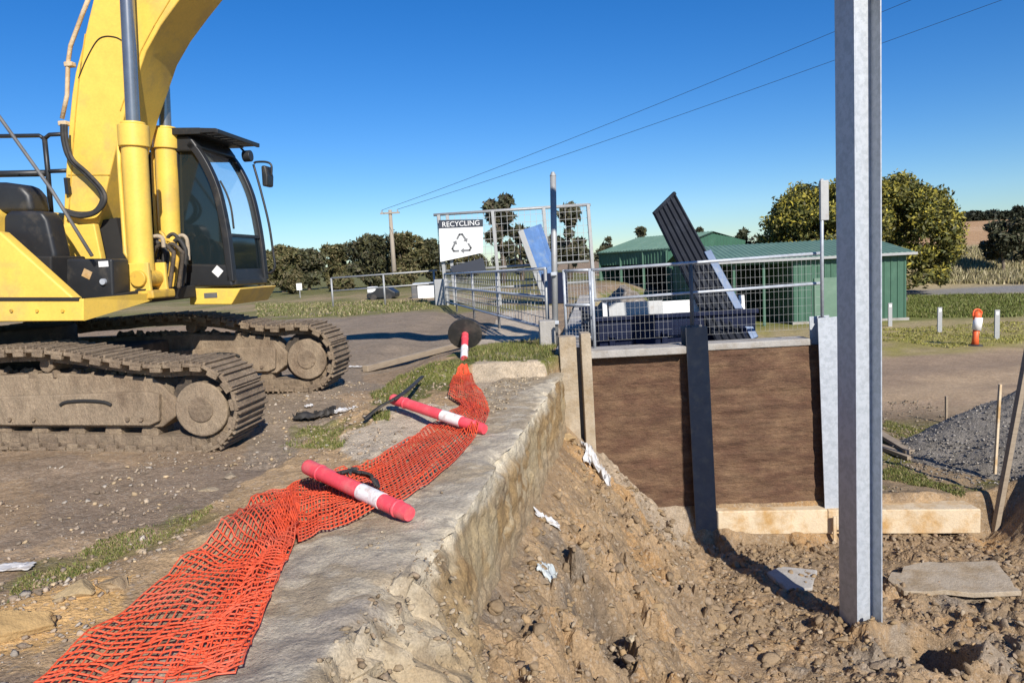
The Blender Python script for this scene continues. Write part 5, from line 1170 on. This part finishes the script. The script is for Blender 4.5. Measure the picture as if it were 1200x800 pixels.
roofmesh(A_+V((-.2, -.2, hE)), B_+V((.1, -.2, hE)), Mid+E_+V((-.2, 0, pk+.05)), Mid+V((.1, -.1, pk+.05)), n=24).build('roof', 'green_roof', S2)
roofmesh(C_+E_+V((-.2, .2, hE+.3)), C_+V((.1, .2, hE+.3)), Mid+E_+V((-.2, .02, pk+.05)), Mid+V((.1, -.08, pk+.05)), n=24).build('roof', 'green_roof', S2)
# ================================================================== TREES
def leaves(n, blobs, size, cols, gap=.0, seed=1, squash=1.):
    r = np.random.default_rng(seed); w = np.array([b[3]**2 for b in blobs]); w = w/w.sum(); pick = r.choice(len(blobs), n, p=w); B = np.array([b[:4] for b in blobs])[pick]
    d = r.normal(size=(n, 3)); d /= np.linalg.norm(d, axis=1, keepdims=True); rad_ = r.uniform(.25, 1.0, (n, 1))**.45*(1+.16*r.normal(size=(n, 1)))
    c = B[:, :3]+d*rad_*B[:, 3:4]*np.array((1, 1, squash)); c[:, 2] = np.maximum(c[:, 2], .08)
    a = r.normal(size=(n, 3)); a = a+d*.6; a /= np.linalg.norm(a, axis=1, keepdims=True)
    b = np.cross(a, r.normal(size=(n, 3))); b /= np.linalg.norm(b, axis=1, keepdims=True); t2 = np.cross(a, b)
    s = size*r.uniform(.55, 1.25, (n, 1)); l = s*r.uniform(.8, 1.6, (n, 1))
    P = np.stack([c-t2*l, c-b*s*.5, c+t2*l, c+b*s*.5], 1).reshape(-1, 3)
    base = np.array(cols)[r.choice(len(cols), n, p=None)]
    clump = vn(c[:, 0]/(size*5)+seed, c[:, 2]/(size*5)+c[:, 1]*.3/size/5, seed)[:, None]
    colr = base*(.75+.5*clump)*(1+.15*r.normal(size=(n, 1))).clip(.6, 1.5)
    return P, np.arange(n*4).reshape(n, 4), np.repeat(colr, 4, 0)
def tree(pos, h, w, nl, lsize, cols, label, group=None, seed=1, trunk=.28, tr=.14, nb=14, name='tree', squash=.8, dense=1.0, low=.25, lean=0):
    r = random.Random(seed); e = empty(name, pos, 0, label, 'tree', group); blobs = []
    for k in range(nb):
        a = r.uniform(0, 2*PI); t = r.random()**.7; zz = h*(low+(.97-low)*r.random()); f = math.sin(PI*min(1, max(.06, (zz/h-low*.7)/(1.08-low*.7))))**.6
        rr = w*.5*f*t*.72; br = w*r.choice((r.uniform(.06, .12), r.uniform(.10, .20), r.uniform(.14, .22)))*(.6+.4*f)
        blobs.append((math.cos(a)*rr+lean*zz, math.sin(a)*rr*.9, min(zz, h-br*squash), br))
    P, F_, Cc = leaves(int(nl*dense), blobs, lsize, cols, seed=seed, squash=squash)
    mb = MB(); mb.tube([(0, 0, -.3), (.02*h, 0, h*trunk*.5), (lean*h*.3, 0, h*trunk), (lean*h*.6, 0, h*.62), (lean*h, 0, h*.8)], [tr*1.25, tr, tr*.85, tr*.5, tr*.2], 8)
    for b in blobs[:9]: mb.tube([(lean*h*.25, 0, h*trunk*r.uniform(.7, 1.3)), (b[0]*.5, b[1]*.5, (b[2]+h*trunk)*.52), (b[0], b[1], b[2])], [tr*.5, tr*.32, tr*.1], 6)
    mb.build('trunk', 'bark', e, smooth=True)
    npmesh('crown', P, F_, 'leaf', e, tint=Cc)
    return e
olive = [(.088, .084, .034), (.115, .10, .044), (.068, .072, .028), (.14, .115, .055)]
dark = [(.058, .062, .032), (.075, .074, .038), (.10, .086, .05), (.048, .052, .028)]
wattle = [(.085, .085, .022), (.11, .10, .022), (.06, .065, .02), (.30, .235, .02), (.07, .07, .025), (.16, .13, .022)]
def place(px, pt, hw, y, z=None):
    p = PY(px, 340, y); x = p.x; z = tz(x, y) if z is None else z; return V((x, y, z)), PY(px, pt, y).z-z, hw*2*y/870
# the big wattle behind the sheds: one broad dome built from many clumps
p0, h0_, w0 = place(1004, 194, 122, 54)
def dome_tree():
    e = empty('wattle_tree', p0, 0, 'broad yellow flowering tree behind the near green shed', 'tree'); r = random.Random(11); blobs = []
    for k in range(230):
        a = r.uniform(0, 2*PI); u = r.random()**.75; el = math.asin(u); q_ = r.uniform(.80, .93) if k > 70 else r.uniform(.3, .75)
        zz = h0_*(.20+.72*u*q_*1.02); wf = 1.0 if zz > h0_*.38 else .80+.2*zz/(h0_*.38)
        ro_ = (1-u**3.2)**(1/2.4)*(1 if k > 70 else .8); blobs.append((math.cos(a)*ro_*w0*.47*(.9 if k > 70 else q_)*wf, math.sin(a)*ro_*w0*.40*q_*wf, zz, r.uniform(.5, 1.05)))
    for k in range(60):
        a = r.uniform(0, 2*PI); q_ = r.uniform(.24, .36); blobs.append((math.cos(a)*w0*q_, math.sin(a)*w0*q_*.8, h0_*(1.02-.72*q_)*r.uniform(.86, .98), r.uniform(.5, .95)))
    for k in range(26):
        a = r.uniform(0, 2*PI); blobs.append((math.cos(a)*w0*.36, math.sin(a)*w0*.32, h0_*r.uniform(.10, .3), r.uniform(.6, 1.0)))
    P, F_, Cc = leaves(60000, blobs, .15, [(.115, .115, .03), (.15, .135, .03), (.08, .09, .027), (.10, .095, .035)], seed=11, squash=.8)
    top_ = [(b[0], b[1], b[2]+.15, b[3]*1.08) for b in blobs if r.random() < .75]
    P2, F2, C2 = leaves(30000, top_, .13, [(.34, .28, .04), (.27, .23, .035), (.20, .185, .035)], seed=12, squash=.8)
    npmesh('crown', np.concatenate([P, P2]), np.concatenate([F_, F2+len(P)]), 'leaf', e, tint=np.concatenate([Cc, C2]))
    mb = MB(); mb.tube([(0, 0, -.3), (.1, 0, 1), (-.1, 0, 2.2), (.2, 0, 4.5)], [.45, .36, .3, .12], 10)
    for b in blobs[:22]: mb.tube([(0, 0, 1.2+r.random()), (b[0]*.5, b[1]*.5, b[2]*.6+.6), b[:3]], [.2, .12, .03], 6)
    mb.build('trunk', 'bark', e, smooth=True)
dome_tree()
# far-left tree belt
LB = [(332, 287, 26, 62, 'olive bushy tree at the left end of the far tree belt'), (362, 292, 24, 66, 'dull green tree second from the left in the far tree belt'), (398, 286, 22, 70, 'loose grey green tree beside the power pole on its left'), (434, 276, 34, 60, 'broad rounded olive tree just left of the power pole'), (476, 272, 30, 62, 'tall dense tree just right of the power pole'), (508, 280, 22, 66, 'dark tree standing behind the left edge of the recycling sign'), (545, 288, 26, 70, 'dark tree hidden behind the recycling sign')]
for i, (px, pt, hw, y, lab) in enumerate(LB):
    ps, hh, ww = place(px, pt, hw, y); tree(ps, hh, ww*1.05, 9000, .17, olive if i % 2 == 0 else dark+olive[:1], lab, 'trees of the far left belt', seed=20+i, low=.14, nb=40, trunk=.2, tr=.16)
for i, (px, pt, hw, y, lab) in enumerate([(345, 318, 22, 55, 'low shrub below the far left tree belt'), (400, 322, 24, 57, 'low round shrub left of the power pole'), (312, 312, 12, 50, 'low bush just right of the excavator cab'), (470, 318, 24, 58, 'low bush behind the white tank')]):
    ps, hh, ww = place(px, pt, hw, y); o = tree(ps, hh, ww, 2200, .17, olive+[(.12, .10, .05)], lab, 'shrubs below the far tree belt', seed=40+i, low=.1, nb=14, trunk=.12, tr=.07, name='shrub'); o['category'] = 'shrub'
ps, hh, ww = place(590, 228, 25, 58); tree(ps, hh, ww, 3400, .22, dark+[(.08, .065, .045)], 'tall dark gum tree rising behind the mesh bay', seed=51, low=.30, nb=15, trunk=.45, tr=.2)
ps, hh, ww = place(668, 240, 30, 60); tree(ps, hh, ww, 4600, .22, dark+[(.075, .065, .04)], 'dark tree behind the corner of the mesh bay', seed=52, low=.2, nb=18, trunk=.4, tr=.2)
ps, hh, ww = place(612, 262, 24, 64); tree(ps, hh, ww, 3000, .22, dark, 'dark tree behind the blue chute', seed=53, low=.16, nb=14, trunk=.3, tr=.2)
ps, hh, ww = place(640, 285, 24, 66); tree(ps, hh, ww, 2600, .22, dark, 'low dark tree behind the tall gate post', seed=54, low=.14, nb=14, trunk=.25, tr=.16)
ps, hh, ww = place(747, 267, 19, 75); tree(ps, hh, ww, 2400, .26, dark, 'small round tree behind the farther shed roof', seed=55, low=.2, nb=12)
ps, hh, ww = place(715, 277, 20, 78); tree(ps, hh, ww, 2200, .26, dark, 'dark tree left of the farther shed roof', seed=56, low=.15, nb=12)
ps, hh, ww = place(872, 268, 22, 57); tree(ps, hh, ww, 3000, .2, [(.028, .033, .016), (.04, .045, .02)], 'very dark bush between the farther shed and the yellow tree', seed=57, low=.12, nb=14)
for i, (px, pt, hw) in enumerate(((782, 276, 14), (822, 267, 10))):
    ps, hh, ww = place(px, pt, hw, 85); tree(ps, hh, ww, 1400, .26, dark, ('low tree showing over the farther shed behind the dark sheet', 'small tree top just over the ridge of the farther shed')[i], seed=58+i, low=.3, nb=9)
ps, hh, ww = place(1174, 254, 31, 62); tree(ps, hh, ww, 4600, .19, dark+[(.06, .065, .03)], 'dark young gum tree on the bank at the right edge', seed=61, low=.2, nb=18, trunk=.3, tr=.12)
ps, hh, ww = place(1200, 262, 22, 64); tree(ps, hh, ww, 3200, .19, dark, 'dark gum tree cut by the right edge of the photo', seed=62, low=.2, nb=14, trunk=.3, tr=.12)
for i, px in enumerate((1128, 1141, 1153, 1165, 1177, 1189, 1201, 1214)):
    ps, hh, ww = place(px, (250, 248, 249, 246, 248, 243, 245, 244)[i], 10, 215); tree(ps, hh, ww*1.3, 700, .75, [(.03, .037, .022), (.04, .045, .028)], ('tree at the left end of the far hilltop row', 'second tree from the left in the hilltop row', 'third tree from the left in the hilltop row', 'fourth tree from the left in the hilltop row', 'hilltop tree above the dark young gum tree', 'tallest tree of the far hilltop row', 'hilltop tree near the right edge', 'last hilltop tree at the right edge')[i], 'trees along the far hilltop', seed=70+i, low=.2, nb=9, trunk=.2, tr=.3)
# far dark belt on the horizon, read as one mass
def belt():
    blobs = []; r = random.Random(5)
    for k in range(230):
        y = r.uniform(330, 420); x = r.uniform(-420, 520); blobs.append((x, y, tz(x, y)+r.uniform(.5, 3.0), r.uniform(2.0, 3.6)))
    P, F_, Cc = leaves(16000, blobs, 1.0, dark, seed=77, squash=.9); o = npmesh('treeline', P, F_, 'leaf', tint=Cc*.9); tag(o, 'low dark line of trees on the horizon', kind='stuff')
belt()
# ================================================================== POWER POLE AND WIRES
py_ = 58; pt_ = PY(457, 246, py_); pb_ = PY(463, 345, py_)
PP = empty('power_pole', (pt_.x, py_, tz(pt_.x, py_)), 0, 'slim grey timber power pole before the far left trees', 'power pole'); h_ = pt_.z-PP.location.z
MB().tube([(0, 0, -.4), (0, 0, h_)], [.21, .13], 12).build('pole', 'pole', PP, smooth=True)
MB().box((0, -.15, h_-.25), (1.5, .1, .12)).build('crossarm', 'pole', PP)
for s in (-.6, .6): MB().cyl((s, -.15, h_-.19), (s, -.15, h_-.02), .05, 10).build('insulator', 'galv_old', PP)
for sgn, e_px, lab in ((-.6, (1250, -76), 'upper power line crossing the sky to the top right'), (.6, (1400, -82), 'lower power line crossing the sky to the top right')):
    a = V((pt_.x+sgn, py_-.15, pt_.z)); b = PY(*e_px, 20); pts_ = [a.lerp(b, t/30)-V((0, 0, .22*4*(t/30)*(1-t/30))) for t in range(31)]
    rr_ = [.014-.008*t/30 for t in range(31)]
    tag(MB().tube(pts_, rr_, 6).build('power_line', 'wire', None, smooth=True), lab, 'power line')
# ================================================================== LIGHT, SKY, CAMERA
SUN_D = V((.36, -.93, 0)).normalized(); EL = math.radians(33)
sd = V((SUN_D.x*math.cos(EL), SUN_D.y*math.cos(EL), math.sin(EL)))
L_ = bpy.data.lights.new('sun', 'SUN'); L_.energy = 5.0; L_.angle = math.radians(.5); L_.color = (1, .94, .85)
so = bpy.data.objects.new('sun', L_); COL.objects.link(so); so.rotation_euler = (-sd).to_track_quat('-Z', 'Y').to_euler()
w = bpy.data.worlds.new('World'); S.world = w; w.use_nodes = True; nt = w.node_tree; bg = nt.nodes['Background']
sk_ = nt.nodes.new('ShaderNodeTexSky'); sk_.sky_type = 'NISHITA'; sk_.sun_disc = False; sk_.sun_elevation = EL; sk_.sun_rotation = math.atan2(sd.x, sd.y); sk_.air_density = 1.0; sk_.dust_density = .0; sk_.ozone_density = 3.0
hs_ = nt.nodes.new('ShaderNodeHueSaturation'); hs_.inputs['Saturation'].default_value = 1.38; nt.links.new(sk_.outputs['Color'], hs_.inputs['Color']); tn2 = nt.nodes.new('ShaderNodeMix'); tn2.data_type = 'RGBA'; tn2.blend_type = 'MULTIPLY'; tn2.inputs['Factor'].default_value = 1; tn2.inputs['B'].default_value = (.78, .97, 1.28, 1); nt.links.new(hs_.outputs['Color'], tn2.inputs['A']); nt.links.new(tn2.outputs['Result'], bg.inputs['Color']); bg.inputs['Strength'].default_value = .076
cd = bpy.data.cameras.new('camera'); cam = bpy.data.objects.new('camera', cd); COL.objects.link(cam); S.camera = cam
cd.sensor_width = 36; cd.sensor_fit = 'HORIZONTAL'; cd.lens = FPX/1200*36; cd.clip_end = 5000; cd.clip_start = .05
Rm_ = Matrix((V(CR), V(CU), -V(CF))).transposed(); cam.matrix_world = Rm_.to_4x4()
vs_ = S.view_settings; vs_.view_transform = 'Standard'; vs_.look = 'None'; vs_.exposure = .30; vs_.gamma = 1
